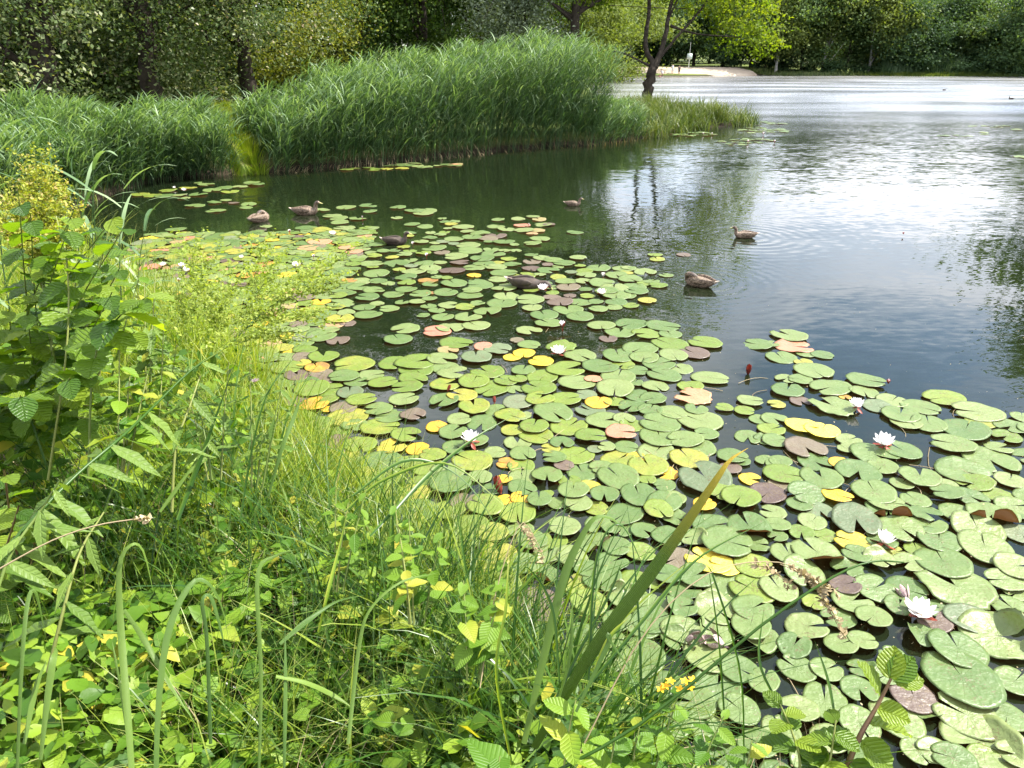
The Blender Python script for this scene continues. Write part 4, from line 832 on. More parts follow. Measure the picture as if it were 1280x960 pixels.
LMK = [(W(371, 333), 'the white flower behind the feathery weed'), (W(416, 293), 'the white flower near the swimming drake'), (W(228, 333), 'the paired white flowers at the left'),
       (W(362, 291), 'the small upright flower on the left raft'), (W(495, 303), 'the dark duck among the pads'), (W(533, 321), 'the small flower beside the dark duck'), (W(655, 355), 'the duck feeding among the pads'), (W(754, 346), 'the pinkish half-open flower'),
       (W(752, 367), 'the open flower under the half-open one'), (W(703, 410), 'the small flower above the orange leaves'), (W(698, 442), 'the flower touching the orange leaves'), (W(588, 551), 'the flower by the blue gap'), (W(661, 283), 'the upright bud on salmon pads'),
       (W(1070, 508), 'the flower with hanging red sepals'), (W(1105, 556), 'the wide flower in open water'), (W(1104, 679), 'the tilted flower'), (W(1149, 769), 'the large pink-based flower'), (W(1110, 480), 'the pink bud'),
       (W(865, 497), 'the big salmon pad'), (W(1015, 537), 'the twin yellow pads'), (W(885, 704), 'the big bright yellow leaf'), (W(930, 565), 'the tip of the long iris blade'), (W(1006, 562), 'the purple-brown pad'), (W(870, 352), 'the preening duck'), (W(402, 462), 'the orange pads by the bank'),
       (W(1105, 830), 'the alder sapling'), (W(902, 803), 'the wilted pink flower'), (W(240, 234), 'the reed edge'), (W(1040, 740), 'the brown sedge seed head'), (W(538, 414), 'the salmon pad in dark water'), (W(1250, 960), 'the bottom right corner'), (W(1280, 800), 'the right edge'), (W(1280, 560), 'the upper right raft end')]
def describe(x, y, used, adj):
    best = sorted(LMK, key=lambda l: (l[0][0] - x) ** 2 + (l[0][1] - y) ** 2)
    for p, nm in best[:8]:
        dx_, dy_ = x - p[0], y - p[1]; d = math.hypot(dx_, dy_)
        if d < .16: w = 'under'
        elif abs(dx_) > 1.8 * abs(dy_): w = 'right of' if dx_ > 0 else 'left of'
        elif abs(dy_) > 1.8 * abs(dx_): w = 'behind' if dy_ > 0 else 'in front of'
        else: w = ('behind and ' if dy_ > 0 else 'in front and ') + ('right of' if dx_ > 0 else 'left of')
        for rk in ('', 'second ', 'third ', 'fourth '):
            s = f'{rk}{adj} lily pad {w} {nm}'
            if s not in used and len(s.replace('-', ' ').split()) <= 16: used.add(s); return s
    return f'{adj} lily pad lying flat in the crowded raft'
CN = {'g': 'green', 'l': 'lime-green', 'y': 'yellow', 's': 'salmon', 'b': 'brown', 'o': 'grey-green', 'Y': 'bright yellow'}
PM['Y'] = pad_mat('pad_bright_yellow', [(0, (.60, .50, .05)), (1, (.70, .58, .08))], spot=(.4, .3, .05), spots=.68, back=(.5, .4, .1))
def apparent(p): # how large it shows
    d = math.sqrt(p[0] ** 2 + p[1] ** 2 + CAM_H ** 2); dep = CAM_H / d; return p[2] * p[2] * dep / d / d
def inview(p):
    v = np.array([p[0], p[1], -CAM_H]); z = v.dot(FWD); return z > 0 and abs(v[0] / z * FPX) < 665 and abs(v.dot(UPV) / z * FPX) < 500
def near_bank(p): return float(lake_sd(p[0], p[1])) > -.42 and p[1] < 5
order = sorted([p for p in pads if inview(p)], key=lambda p: -(apparent(p) * (1.0 if p[4] else .6)))
first = order[:300]; rest = order[300:]
r_ = random.Random(5); used = set()
first.sort(key=lambda p: (p[0] ** 2 + p[1] ** 2))
for i, p in enumerate(first):
    x, y, rr, c, ex = p; scr_right = x > 1.0 and y < 3.8
    k = r_.randrange(6)
    if rr > .15 and k > 5: k = 1
    if c in 'yY' and r_.random() < .45 and c != 'Y': k = 8
    elif c in 'gb' and y < 3.6 and rr < .16 and r_.random() < .16: k = r_.choice([6, 7])
    elif c in 'gl' and r_.random() < .07: k = 8
    elif c == 's': k = r_.choice([3, 8, 1])
    o = link('lily_pad', padm(c, k), loc=(x, y, .006 + .018 * r_.random() + (.022 * r_.random() if y < 4 else 0)))
    ax_t = .02 if y > 4 else .05
    o.rotation_euler = (r_.gauss(0, ax_t), r_.gauss(0, ax_t), r_.random() * 6.28); el = 1 + .1 * r_.random()
    o.scale = (rr * el, rr / el, rr)
    if c == 'g' and y > 4.2 and x < .6 and r_.random() < .5:
        c = 'l'; o.data = padm(c, k)
    sz = 'large ' if rr > .155 else 'small ' if rr < .105 else ''
    adj = sz + ('curled ' if k in (6, 7) else 'ragged ' if k == 8 else '') + CN[c]
    tag(o, describe(x, y, used, adj), 'lily pad', 'water lily pads')
# the rest, joined
A = Acc(); parts = {}
for p in rest:
    x, y, rr, c, ex = p; me = padm(c, r_.randrange(6)); n = len(me.vertices)
    co = np.empty(n * 3, dtype=np.float32); me.vertices.foreach_get('co', co); co = co.reshape(-1, 3)
    a = r_.random() * 6.28; t1, t2 = r_.gauss(0, .03), r_.gauss(0, .03)
    X = co[:, 0] * math.cos(a) - co[:, 1] * math.sin(a); Y = co[:, 0] * math.sin(a) + co[:, 1] * math.cos(a)
    V = np.stack([x + X * rr, y + Y * rr, .006 + .012 * r_.random() + rr * (co[:, 2] + t1 * X + t2 * Y)], -1)
    uvs = np.empty(len(me.loops) * 2, dtype=np.float32); me.uv_layers[0].data.foreach_get('uv', uvs)
    parts.setdefault(c, []).append((V, me, r_.random(), uvs))
mats_ = list(parts.keys()); VV = []; F3s = []; F4s = []; m3 = []; m4 = []; vr = []; uvp = []; off = 0
for mi, c in enumerate(mats_):
    for V, me, rv, uvs in parts[c]:
        n = len(V); VV.append(V); vr.append(np.full(n, rv)); uu = np.zeros((n, 2)); li = np.empty(len(me.loops), dtype=np.int32); me.loops.foreach_get('vertex_index', li); uu[li] = uvs.reshape(-1, 2); uvp.append(uu)
        f3 = li[:29 * 3].reshape(-1, 3); f4 = li[29 * 3:].reshape(-1, 4)
        F3s.append(f3 + off); F4s.append(f4 + off); m3 += [mi] * len(f3); m4 += [mi] * len(f4); off += n
if VV:
    me = make_mesh('distant_lily_pads', np.concatenate(VV), [np.concatenate(F3s), np.concatenate(F4s)], None, np.concatenate(vr), uv=np.concatenate(uvp), mats=[PM[c] for c in mats_], matidx=m3 + m4)
    tag(link('distant_lily_pads', me), 'small and distant lily pads floating between the nearer ones', 'lily pads', kind='stuff')
# sunken reddish leaves just under the surface
A = Acc(); sx_ = [(600, 437), (612, 443), (548, 330), (700, 425), (765, 437), (410, 420), (500, 490), (690, 600), (990, 640), (960, 640), (1050, 655), (1135, 640), (585, 455), (780, 560), (905, 650)]
for (px, py) in sx_:
    p = W(px, py, -.05); th = np.linspace(.3, 5.9, 14); rr = .12 * (1 + .15 * np.random.default_rng(px).random(14))
    V = np.vstack([[0, 0, 0], np.column_stack([np.cos(th) * rr, np.sin(th) * rr, .02 * np.sin(3 * th)])]) + p
    A.add(V, np.array([(0, i + 1, i + 2) for i in range(13)]))
tag(link('sunken_leaves', A.mesh('sunken_leaves', M['sunk'])), 'reddish sunken lily leaves seen through the dark water', 'leaves', kind='stuff')

# floating stalks and specks
A = Acc(); r = np.random.default_rng(44)
for i in range(46):
    px, py = [(1010, 560), (1130, 560), (690, 580), (1060, 650), (870, 560), (640, 450), (560, 430), (900, 480), (1200, 620), (980, 880)][i % 10]; px += r.normal(0, 45); py += r.normal(0, 30)
    p = W(px, py, -.012); a = r.random() * 6.28; L = .15 + .35 * r.random(); c_ = r.normal(0, .12)
    q = np.array([p + np.array([math.cos(a) * L * u - math.sin(a) * c_ * math.sin(3 * u), math.sin(a) * L * u + math.cos(a) * c_ * math.sin(3 * u), .022 * math.sin(u * 3 + 1)]) for u in np.linspace(0, 1, 8)])
    if float(lake_sd(p[0], p[1])) < -.3: A.add(*tube(q, .0022, 4), var=r.random(), t=np.zeros(32))
tag(link('floating_stalks', A.mesh('floating_stalks', M['straw'])), 'thin pale lily stalks drifting between the pads', 'stalks', kind='stuff')
n = 1500; px = r.uniform(330, 1300, n); py = r.uniform(330, 1000, n); pos_ = np.array([W(a, b, .028) for a, b in zip(px, py)]); ok = (lake_sd(pos_[:, 0], pos_[:, 1]) < -.05); pos_ = pos_[ok]; n = len(pos_)
V, F, t, k = scatter(TPL['oval'], pos_, r.random(n) * 6.28, r.normal(0, .2, n), r.normal(0, .3, n), .004 + .010 * r.random(n) ** 3)
tag(link('floating_specks', make_mesh('floating_specks', V, F, M['straw'], np.repeat(r.random(n), k), t)), 'tiny plant litter scattered over the pads', 'litter', kind='stuff')

# ------------------------------------------------------------------ lily flowers
def petal_mesh(name, mat, w=.44, cup=.35):
    xs = [0, .3, .6, .85, 1.0]; ws = [.10, .8, 1.0, .62, .03]; V = []
    for x_, q in zip(xs, ws):
        z = cup * x_ * x_; h = w * .5 * q
        V += [(x_, -h, z + .22 * h), (x_, 0, z - .04 * q), (x_, h, z + .22 * h)]
    F = []
    for i in range(4):
        a = 3 * i; F += [(a, a + 1, a + 4, a + 3), (a + 1, a + 2, a + 5, a + 4)]
    return make_mesh(name, np.array(V, float), np.array(F), mat)
PETAL, PETALP, SEPAL = petal_mesh('petal', M['petal']), petal_mesh('petal', M['petal_p']), petal_mesh('sepal', M['sepal'], .38, .2)
def baked(src, mats4, name, mat):
    n = len(src.vertices); co = np.empty(n * 3, dtype=np.float32); src.vertices.foreach_get('co', co); co = np.c_[co.reshape(-1, 3), np.ones(n)]
    li = np.empty(len(src.loops), dtype=np.int32); src.loops.foreach_get('vertex_index', li); f = li.reshape(-1, 4)
    VV = [co @ np.array(m_).T[:, :3] for m_ in mats4]; FF = [f + i * n for i in range(len(mats4))]
    return make_mesh(name, np.concatenate(VV), np.concatenate(FF), mat)
def flower_mats(kind, r):
    P_, S_ = [], []
    spec = {'w': [(9, 18, 1), (8, 42, .92), (7, 66, .74)], 'h': [(9, 22, 1), (8, 45, .92), (7, 68, .75)], 'u': [(6, 52, 1), (6, 66, .95), (4, 78, .85)], 't': [(7, 30, 1), (7, 52, .95), (5, 70, .8)], 'b': [(5, 80, 1), (4, 84, .9)], 'p': [(5, 72, 1), (5, 82, .9)]}[kind]
    for j, (n, el, L) in enumerate(spec):
        for i in range(n):
            a = (i + .5 * j) * 2 * math.pi / n + r.uniform(-.12, .12); e_ = R(el + r.uniform(-7, 7))
            P_.append(Matrix.Rotation(a, 4, 'Z') @ Matrix.Rotation(-e_, 4, 'Y') @ Matrix.Scale(.5 * L * r.uniform(.92, 1.05), 4) @ Matrix.Translation((.06, 0, 0)))
    se = {'w': 2, 'h': -38, 'u': 50, 't': -20, 'b': 74, 'p': 55}[kind]
    for i in range(4):
        a = i * math.pi / 2 + .5; S_.append(Matrix.Rotation(a, 4, 'Z') @ Matrix.Rotation(-R(se + r.uniform(-8, 8)), 4, 'Y') @ Matrix.Scale(.52, 4))
    return P_, S_
FLN = {0: 'white flower on the pad strip below the reeds, right one of two', 1: 'white flower on the pad strip below the reeds, left one of two', 2: 'white flower at the left beside the bank weeds', 3: 'left flower of the touching white pair', 4: 'lower right flower of the touching white pair',
       5: 'open white flower behind the feathery weed', 6: 'small upright pinkish flower on the left raft', 7: 'open white flower in front of the swimming drake', 8: 'narrow pale bud right of the swimming drake', 9: 'pale half-closed flower touching the dark duck', 10: 'small white flower lower right of the dark duck', 11: 'narrow bud standing on the salmon pads',
       12: 'white flower at the bill of the feeding duck', 13: 'half-open pinkish flower near the open water', 14: 'open white flower just under the half-open pinkish one', 15: 'small white flower above the orange leaves', 16: 'bright white flower touching the orange leaves', 17: 'white flower standing by the blue water gap', 18: 'white flower with dark red sepals hanging down',
       19: 'wide white flower on red sepals beside open water', 20: 'tilted white flower with pointed petals in the right raft', 21: 'large open white flower with pinkish base at the lower right', 22: 'small pink bud at the outer edge of the right raft', 23: 'tiny pink bud alone in the open water', 24: 'small white flower on the pad patch under the spit, right one', 25: 'white flower on the pad patch beyond the spit tip',
       26: 'white flower on the near pad patch beyond the spit tip', 27: 'small white flower on the pad patch under the spit, left one', 28: 'white flower at the right end of the near patch beyond the spit', 29: 'small closed flower below the touching white pair', 30: 'white flower just left of the touching white pair', 31: 'white flower between bank weeds and touching pair, lowest on the left mat', 32: 'small flower between the drake and the feathery weed top', 33: 'small white flower midway along the upper left mat'}
for i, (px, py, D, kd) in enumerate(FL):
    r = random.Random(900 + i); lift = {'w': .035, 'h': .045, 'u': .03, 't': .03, 'b': .03, 'p': .03}[kd]; p = W(px, py, lift)
    if py < 200: D *= 1.3
    e = empty('water_lily_flower', tuple(p)); D *= 1.12; P_, S_ = flower_mats(kd, r); big = D * FPX / depth_at(px, py) > 19 and py > 480
    pm = PETALP if kd == 'p' else PETAL
    if kd == 't': e.rotation_euler = (R(-16), R(18), 0)
    if kd == 'h': e.rotation_euler = (R(6), R(-5), 0)
    e.scale = (D, D, D * 1.02)
    if big:
        for m_ in P_: o = link('petal', pm, e); o.matrix_local = m_
        for m_ in S_: o = link('sepal', SEPAL, e); o.matrix_local = m_
    else:
        link('petals', baked(pm, P_, 'petals', pm.materials[0]), e); link('sepals', baked(SEPAL, S_, 'sepals', M['sepal']), e)
    if kd in 'wht':
        A = Acc()
        for q in range(26):
            a = r.random() * 6.28; el = R(r.uniform(45, 88)); dd_ = np.array([math.cos(a) * math.cos(el), math.sin(a) * math.cos(el), math.sin(el)]); s0 = dd_ * .03; A.add(*tube([s0, dd_ * .14, dd_ * .20 + np.array([-dd_[0], -dd_[1], .2]) * .05], [.012, .012, .004], 4))
        link('stamens', A.mesh('stamens', M['stamen']), e)
    if kd in 'hub':
        A = Acc(); A.add(*tube([(0, 0, 0), (.02, .02, -lift / D), (.05, .0, -1.0)], .045, 6)); link('stalk', A.mesh('stalk', M['sepal']), e)
    tag(e, FLN[i], 'water lily', 'water lily flowers')
# red buds / wilted ones
for (px, py, sz, lb, mt) in [(625, 614, .10, 'dark red closed bud standing between yellow pads', 'sepal'), (560, 488, .05, 'small red bud on the pads right of the bank grass', 'sepal'), (618, 503, .05, 'small red bud left of the blue gap', 'sepal'), (902, 806, .10, 'wilted pink-brown flower on a pad, left of the sedge seed head', 'wilt'), (860, 800, .09, 'pale pinkish dried flower head left of the wilted one', 'wilt'), (935, 466, .09, 'dark red folded leaf tip in open water', 'sepal'), (1133, 748, .07, 'brown bud stub behind the large pink-based flower', 'wilt'), (540, 300, .0, '', ''), (976, 610, .0, '', '')]:
    if sz == 0: continue
    p = W(px, py, .01); e = empty('lily_bud', tuple(p)); e.scale = (sz,) * 3; e.rotation_euler = (.2, .3 if mt == 'sepal' else 1.0, px)
    r = random.Random(px)
    P_ = [Matrix.Rotation(k * 1.256, 4, 'Z') @ Matrix.Rotation(-R(78 if mt == 'sepal' else 55 + 20 * r.random()), 4, 'Y') @ Matrix.Translation((0.0, 0, -.16)) @ Matrix.Scale(1.0, 4) for k in range(5)]
    link('petals', baked(SEPAL, P_, 'petals', M[mt]), e); A = Acc(); A.add(*tube([(0, 0, .15), (0, .05, -.3), (.1, 0, -.9)], .09, 6)); link('stalk', A.mesh('stalk', M[mt]), e); tag(e, lb, 'lily bud')

# ------------------------------------------------------------------ ducks
m, nt = newmat('duck_plumage'); o_ = N(nt, 'ShaderNodeOutputMaterial'); pr = N(nt, 'ShaderNodeBsdfPrincipled'); tcn = N(nt, 'ShaderNodeTexCoord')
mp = N(nt, 'ShaderNodeMapping'); mp.inputs['Scale'].default_value = (.7, 1.3, 1.6); nt.links.new(tcn.outputs['Object'], mp.inputs[0])
nz = N(nt, 'ShaderNodeTexVoronoi'); nz.inputs['Scale'].default_value = 55; nt.links.new(mp.outputs[0], nz.inputs['Vector'])
n2 = noise(nt, 9, 3, tcn.outputs['Object'])
c = ramp(nt, math_n(nt, 'ADD', math_n(nt, 'MULTIPLY', nz.outputs['Distance'], .9), math_n(nt, 'MULTIPLY', n2.outputs['Fac'], .35)), [(.25, (.025, .015, .009)), (.55, (.085, .055, .033)), (.8, (.22, .16, .11))])
nt.links.new(c.outputs[0], pr.inputs['Base Color']); pr.inputs['Roughness'].default_value = .6; nt.links.new(pr.outputs[0], o_.inputs[0]); M['duck'] = m
M['duck_dark'] = plain_mat('duck_dark', (.035, .025, .02), (.07, .05, .035), .6, 30)
M['duck_pale'] = plain_mat('duck_pale', (.28, .22, .17), (.45, .38, .31), .6, 30)
M['bill'] = plain_mat('bill', (.22, .22, .08), (.30, .28, .10), .4, 20)
M['eye'] = plain_mat('eye', (.01, .01, .01), None, .2)
def loft(st, nsec=12):
    """st: (x, y, z, half width, half height) stations"""
    C = np.array([s[:3] for s in st], float); tg = np.gradient(C, axis=0); tg /= np.linalg.norm(tg, axis=1)[:, None] + 1e-9; V = []
    for i, s in enumerate(st):
        t_ = tg[i]; side = np.cross([0, 0, 1], t_) if abs(t_[2]) < .97 else np.array([0, 1., 0])
        if i and side.dot(prev) < 0 and abs(t_[2]) > .6: side = -side
        side = side / (np.linalg.norm(side) + 1e-9); prev = side; up = np.cross(t_, side)
        if abs(t_[0]) < .5 and i: up = up
        a = np.arange(nsec) * 2 * np.pi / nsec; V.append(C[i] + np.cos(a)[:, None] * side * s[3] + np.sin(a)[:, None] * up * s[4])
    V = np.concatenate(V); F = []
    for i in range(len(st) - 1):
        for j in range(nsec):
            k = (j + 1) % nsec; F.append((i * nsec + j, i * nsec + k, (i + 1) * nsec + k, (i + 1) * nsec + j))
    return V, np.array(F)
def duck(label, px, py, heading, pose='swim', scale=1.0, dark=False):
    p = W(px, py, 0.0); e = empty('duck', (p[0], p[1], 0.0))
    body = [(-.25, 0, .085, .004, .003), (-.215, 0, .075, .03, .012), (-.17, 0, .058, .06, .035), (-.10, 0, .045, .088, .065), (-.02, 0, .042, .10, .078), (.06, 0, .042, .10, .078), (.125, 0, .048, .085, .07)]
    if pose == 'swim': nk = [(.165, 0, .07, .06, .055), (.178, 0, .105, .036, .038), (.18, 0, .14, .029, .03), (.19, 0, .175, .032, .034), (.212, 0, .197, .035, .036), (.24, 0, .197, .028, .028), (.256, 0, .190, .017, .013), (.285, 0, .183, .018, .007), (.31, 0, .18, .010, .004)]
    elif pose == 'preen': nk = [(.155, 0, .075, .06, .055), (.155, .03, .11, .038, .038), (.13, .055, .14, .030, .03), (.09, .06, .145, .033, .033), (.05, .055, .130, .036, .036), (.015, .045, .115, .028, .026), (-.01, .035, .10, .016, .013), (-.035, .03, .09, .014, .007), (-.05, .028, .085, .008, .004)]
    else: nk = [(.165, 0, .055, .06, .052), (.195, 0, .065, .038, .038), (.22, 0, .075, .03, .03), (.25, 0, .075, .033, .034), (.278, 0, .062, .035, .035), (.30, 0, .042, .026, .026), (.315, 0, .026, .017, .013), (.332, 0, .008, .017, .007), (.345, 0, -.006, .009, .004)]
    V, F = loft(body + nk); me = make_mesh('body', V, F, mats=[M['duck_dark'] if dark else M['duck'], M['bill'], M['duck_pale'], M['duck_dark']])
    nb = len(body) + len(nk)
    for q, f in enumerate(me.polygons):
        s = q // 12; f.material_index = 1 if s >= nb - 3 else 2 if s == 0 else (3 if (s in (nb - 6, nb - 5) and f.center.z > .9 * (body + nk)[nb - 5][2] + .02) else 0)
    b_ = link('body', me, e); sb = b_.modifiers.new('smooth', 'SUBSURF'); sb.levels = sb.render_levels = 1
    for q in (-1, 1):
        w_ = [(.10, .078 * q, .075, .004, .01), (.06, .094 * q, .08, .014, .036), (-.02, .10 * q, .082, .016, .045), (-.10, .084 * q, .084, .014, .036), (-.17, .05 * q, .088, .010, .02), (-.225, .018 * q, .10, .004, .006)]
        V, F = loft(w_, 10); link('wing', make_mesh('wing', V, F, mats=[M['duck_dark'] if dark else M['duck']]), e)
        hd = nk[4]; th = nk[5]
        dv = np.array([th[0] - hd[0], th[1] - hd[1], 0]); dv /= np.linalg.norm(dv) + 1e-9; sd_ = np.array([-dv[1], dv[0], 0])
        c0 = np.array(hd[:3]) + sd_ * q * hd[3] * .92 + np.array([0, 0, .010]) + dv * .008
        V, F = loft([(c0[0] - .004, c0[1], c0[2], .001, .001), (c0[0], c0[1], c0[2], .0045, .0045), (c0[0] + .004, c0[1], c0[2], .001, .001)], 6); link('eye', make_mesh('eye', V, F, M['eye']), e)
    V, F = loft([(-.15, 0, .075, .045, .006), (-.20, 0, .085, .045, .006), (-.25, 0, .100, .030, .004), (-.272, 0, .108, .006, .002)], 8); link('tail', make_mesh('tail', V, F, M['duck_pale']), e)
    e.rotation_euler = (0, 0, R(heading)); scale *= 1.04; e.scale = (scale,) * 3; tag(e, label, 'duck', 'ducks on the lake'); return e
duck('brown duck swimming to the right in front of the reeds', 382, 268, -6, 'swim', .98)
duck('pale brown duck with its head tucked back, left of the swimming drake', 325, 277, 60, 'preen', .92)
duck('dark duck sitting among the pads beside a pale half-closed flower', 494, 305, -10, 'swim', .80, True)
duck('dark duck feeding among the pads with its bill at a white flower', 657, 359, -20, 'feed', .92, True)
duck('small dark duck swimming right towards the tree reflection', 716, 257, -14, 'swim', .62)
duck('brown duck swimming left and trailing a wake in the open water', 931, 297, 176, 'swim', .72)
duck('pinkish brown duck preening in the dark reflection right of the pads', 873, 357, 140, 'preen', .88)
duck('tiny dark waterbird far out near the right edge', 1264, 124, 180, 'swim', .7, True)
duck('tiny dark waterbird far out left of the other one', 1180, 113, 0, 'swim', .6, True)
#==BANK==
# ------------------------------------------------------------------ near bank vegetation
def onground(px, py):
    px = np.asarray(px, float); py = np.asarray(py, float); z = np.full(px.shape, .6)
    dxx = (px - 640) / FPX; k = (py - 480) / FPX; dirs = np.stack([dxx, cp - k * sp, -sp - k * cp], -1)
    for _ in range(6):
        t = (z - CAM_H) / dirs[..., 2]; x = dirs[..., 0] * t; y = dirs[..., 1] * t; z = .5 * z + .5 * ground_z(x, y)
    return np.stack([x, y, ground_z(x, y)], -1)
def G(px, py): return onground(np.array([px]), np.array([py]))[0]
def bank_points(n, x0, x1, y0, y1, seed, sdmin=-.05, keep=None):
    r = np.random.default_rng(seed); px = r.uniform(x0, x1, n); py = r.uniform(y0, y1, n); p = onground(px, py)
    ok = (lake_sd(p[:, 0], p[:, 1]) > sdmin) & (p[:, 1] > .75)
    if keep is not None: ok &= keep(px, py, r)
    return p[ok], px[ok], py[ok], r
def grass_field(name, label, pts, r, L, w, mat, th=.5, bend=1.2, var=(0, 1), S=4, cat='grass', twist=1.5):
    n = len(pts); Ls = L[0] + (L[1] - L[0]) * r.random(n); az = r.random(n) * 6.28
    V, F, t, k = blades(pts, az, Ls, th * r.random(n), bend * (.3 + r.random(n)), w * (.6 + .8 * r.random(n)), S, 1.5, twist=twist)
    return tag(link(name, make_mesh(name, V, F, M[mat], np.repeat(var[0] + (var[1] - var[0]) * r.random(n), k), t)), label, cat, kind='stuff')
# short undergrowth everywhere
p, px, py, r = bank_points(9000, -260, 1300, 250, 1200, 201)
grass_field('undergrowth', 'dark green undergrowth of short grass on the bank', p, r, (.10, .28), .007, 'sedge', .7, 1.3)
# tall fresh grass on the sunny slope
p, px, py, r = bank_points(15000, 60, 760, 360, 800, 202, keep=lambda px, py, r: r.random(len(px)) < np.clip(1.25 - np.abs(py - (470 + (px - 250) * .62)) / 190, 0, 1))
grass_field('tall_grass', 'fresh yellow-green grass on the sunny bank beside the lily pads', p, r, (.25, .60), .0062, 'grass_y', .45, 1.3)
p, px, py, r = bank_points(13000, -100, 820, 300, 1050, 203, keep=lambda px, py, r: (py < 680) | (px > 560) | (r.random(len(px)) < .3))
grass_field('fine_grass', 'fine green grass mixed between the bank weeds', p, r, (.22, .56), .0046, 'grass', .5, 1.2)
p, px, py, r = bank_points(7500, -260, 350, 255, 500, 204)
grass_field('upper_grass', 'tall yellow-green grass below the flower plume at the left', p, r, (.40, .95), .0075, 'grass_y', .4, 1.1)
p, px, py, r = bank_points(1500, -200, 1100, 400, 1150, 205)
grass_field('dry_straw', 'dry straw stalks lying between the weeds', p, r, (.2, .45), .004, 'straw', 1.3, .6)
p, px, py, r = bank_points(1500, -120, 160, 930, 1100, 206)
grass_field('dry_litter', 'pale dry grass litter in the lower left corner', p, r, (.12, .3), .004, 'straw', 1.4, .5)
# leafy ground cover
def leaf_field(name, label, kinds, pts, r, size, canopy, depth_, mat, pitch=.35, cat='weeds'):
    n = len(pts); c = canopy * (.75 + .35 * np.sin(pts[:, 0] * 5.1 + 1) * np.cos(pts[:, 1] * 4.3)) - depth_ * r.random(n) ** 1.2
    q = pts + np.column_stack([np.zeros(n), np.zeros(n), np.maximum(c, .03)]); VV, FF, vv, tt = [], [], [], []; off = 0
    pick = r.integers(0, len(kinds), n)
    for i, kd in enumerate(kinds):
        s = pick == i; m_ = s.sum(); V, F, t, k = scatter(TPL[kd], q[s], r.random(m_) * 6.28, r.normal(-.1, pitch, m_), r.normal(0, pitch, m_), size * (.45 + .8 * r.random(m_)))
        VV.append(V); FF.append(F + off); off += len(V); vv.append(np.repeat(np.clip(r.random(m_) ** 1.3, 0, 1), k)); tt.append(t)
    return tag(link(name, make_mesh(name, np.concatenate(VV), np.concatenate(FF), M[mat], np.concatenate(vv), np.concatenate(tt))), label, cat, kind='stuff')
p, px, py, r = bank_points(9500, -200, 800, 640, 1150, 210, .12, keep=lambda px, py, r: r.random(len(px)) < np.clip((py - 600 + (400 - px) * .25) / 130, 0.05, 1))
leaf_field('ground_cover', 'low leafy weeds covering the lower bank', ['heart', 'oval', 'heart'], p, r, .052, .36, .27, 'weed')
p, px, py, r = bank_points(2600, 500, 1060, 780, 1150, 211, .05)
leaf_field('waterside_weeds', 'small-leaved weeds at the water edge, bottom middle', ['oval', 'lance', 'heart'], p, r, .055, .24, .22, 'weed')
p, px, py, r = bank_points(5500, -220, 330, 290, 700, 212, .1, keep=lambda px, py, r: ~((px < 140) & (py > 520) & (py < 680) & (r.random(len(px)) < .8)))
leaf_field('hedge_weeds', 'mixed weeds filling the left bank under the tall shrub', ['oval', 'lance', 'heart'], p, r, .065, .52, .50, 'weed', .5)
p, px, py, r = bank_points(1500, 200, 640, 430, 720, 213, .05)
leaf_field('slope_weeds', 'small yellowish weeds between the tall grass', ['oval', 'lance'], p, r, .045, .28, .26, 'weed', .5)

def stem_obj(parent, pts, r0, r1, mat='stem', name='stem', sides=6):
    pts = np.asarray(pts, float) - np.array(parent.location); A = Acc(); A.add(*tube(pts, np.linspace(r0, r1, len(pts)), sides), t=np.zeros(len(pts) * sides))
    return link(name, A.mesh(name, M[mat] if isinstance(mat, str) else mat), parent)
def leafy(name, label, cat, stems, kind, mat, size, nleaf, seed, r0=.004, group=None, droop=-.3, start=.15, stem_mat='stem', opp=False, spread=.3):
    """stems: list of point lists in world space"""
    r = random.Random(seed); b_ = stems[0][0]; e = empty(name, tuple(b_))
    for s in stems:
        L = spline(s, 14); stem_obj(e, L, r0, r0 * .45, stem_mat)
        for i in range(nleaf):
            u = start + (1 - start) * (i + .5) / nleaf; j = min(int(u * 13), 12); f = u * 13 - j; p_ = L[j] * (1 - f) + L[j + 1] * f
            t_ = L[j + 1] - L[j]; ta = math.atan2(t_[1], t_[0]); a = ta + (2.4 * i if not opp else (math.pi / 2 if i % 2 else -math.pi / 2)) + r.uniform(-spread, spread)
            sz = size * (.6 + .5 * math.sin(math.pi * min(1, .25 + u * .8))) * r.uniform(.8, 1.15)
            leaf_obj(kind, mat, e, p_, a, droop + r.uniform(-.3, .35), r.uniform(-.4, .4), sz)
    tag(e, label, cat, group); return e
def L3(*pts): return [P(*q) for q in pts]
def from_ground(px, py, dx_=0, dy_=0, up=.4, lean=(0, 0), n=4):
    g = G(px, py); return [g + np.array([lean[0] * u * up, lean[1] * u * up, u * up]) for u in np.linspace(0, 1, n)]

# bindweed and other low plants, leaf by leaf
BL = [(30, 830, 'bindweed with pale lobed leaves at the left edge above the dry litter'), (60, 790, 'bindweed clump around the left bent blade'), (120, 900, 'bindweed between the two left upright blades'), (170, 760, 'bindweed behind the tallest bent grey-green blade'), (235, 870, 'bindweed between the two tall bent blades'),
      (290, 790, 'bindweed right of the short bent blade'), (340, 740, 'bindweed with big pointed leaf left of the pale standing spike'), (190, 930, 'yellowing bindweed at the foot of the tall bent blade'), (390, 840, 'bindweed under the pale arching blade, lower middle'), (440, 900, 'bindweed with yellowed leaves near the bottom edge'),
      (505, 870, 'bindweed left of the dark sedge tussock'), (545, 930, 'bindweed with grey leaf near the bottom edge'), (480, 780, 'bindweed on the slope under the crossing grass blades'), (560, 800, 'bindweed left of the thick iris blade'), (250, 690, 'bindweed under the long drooping lance leaves'), (330, 640, 'bindweed near the dark middle blades')]
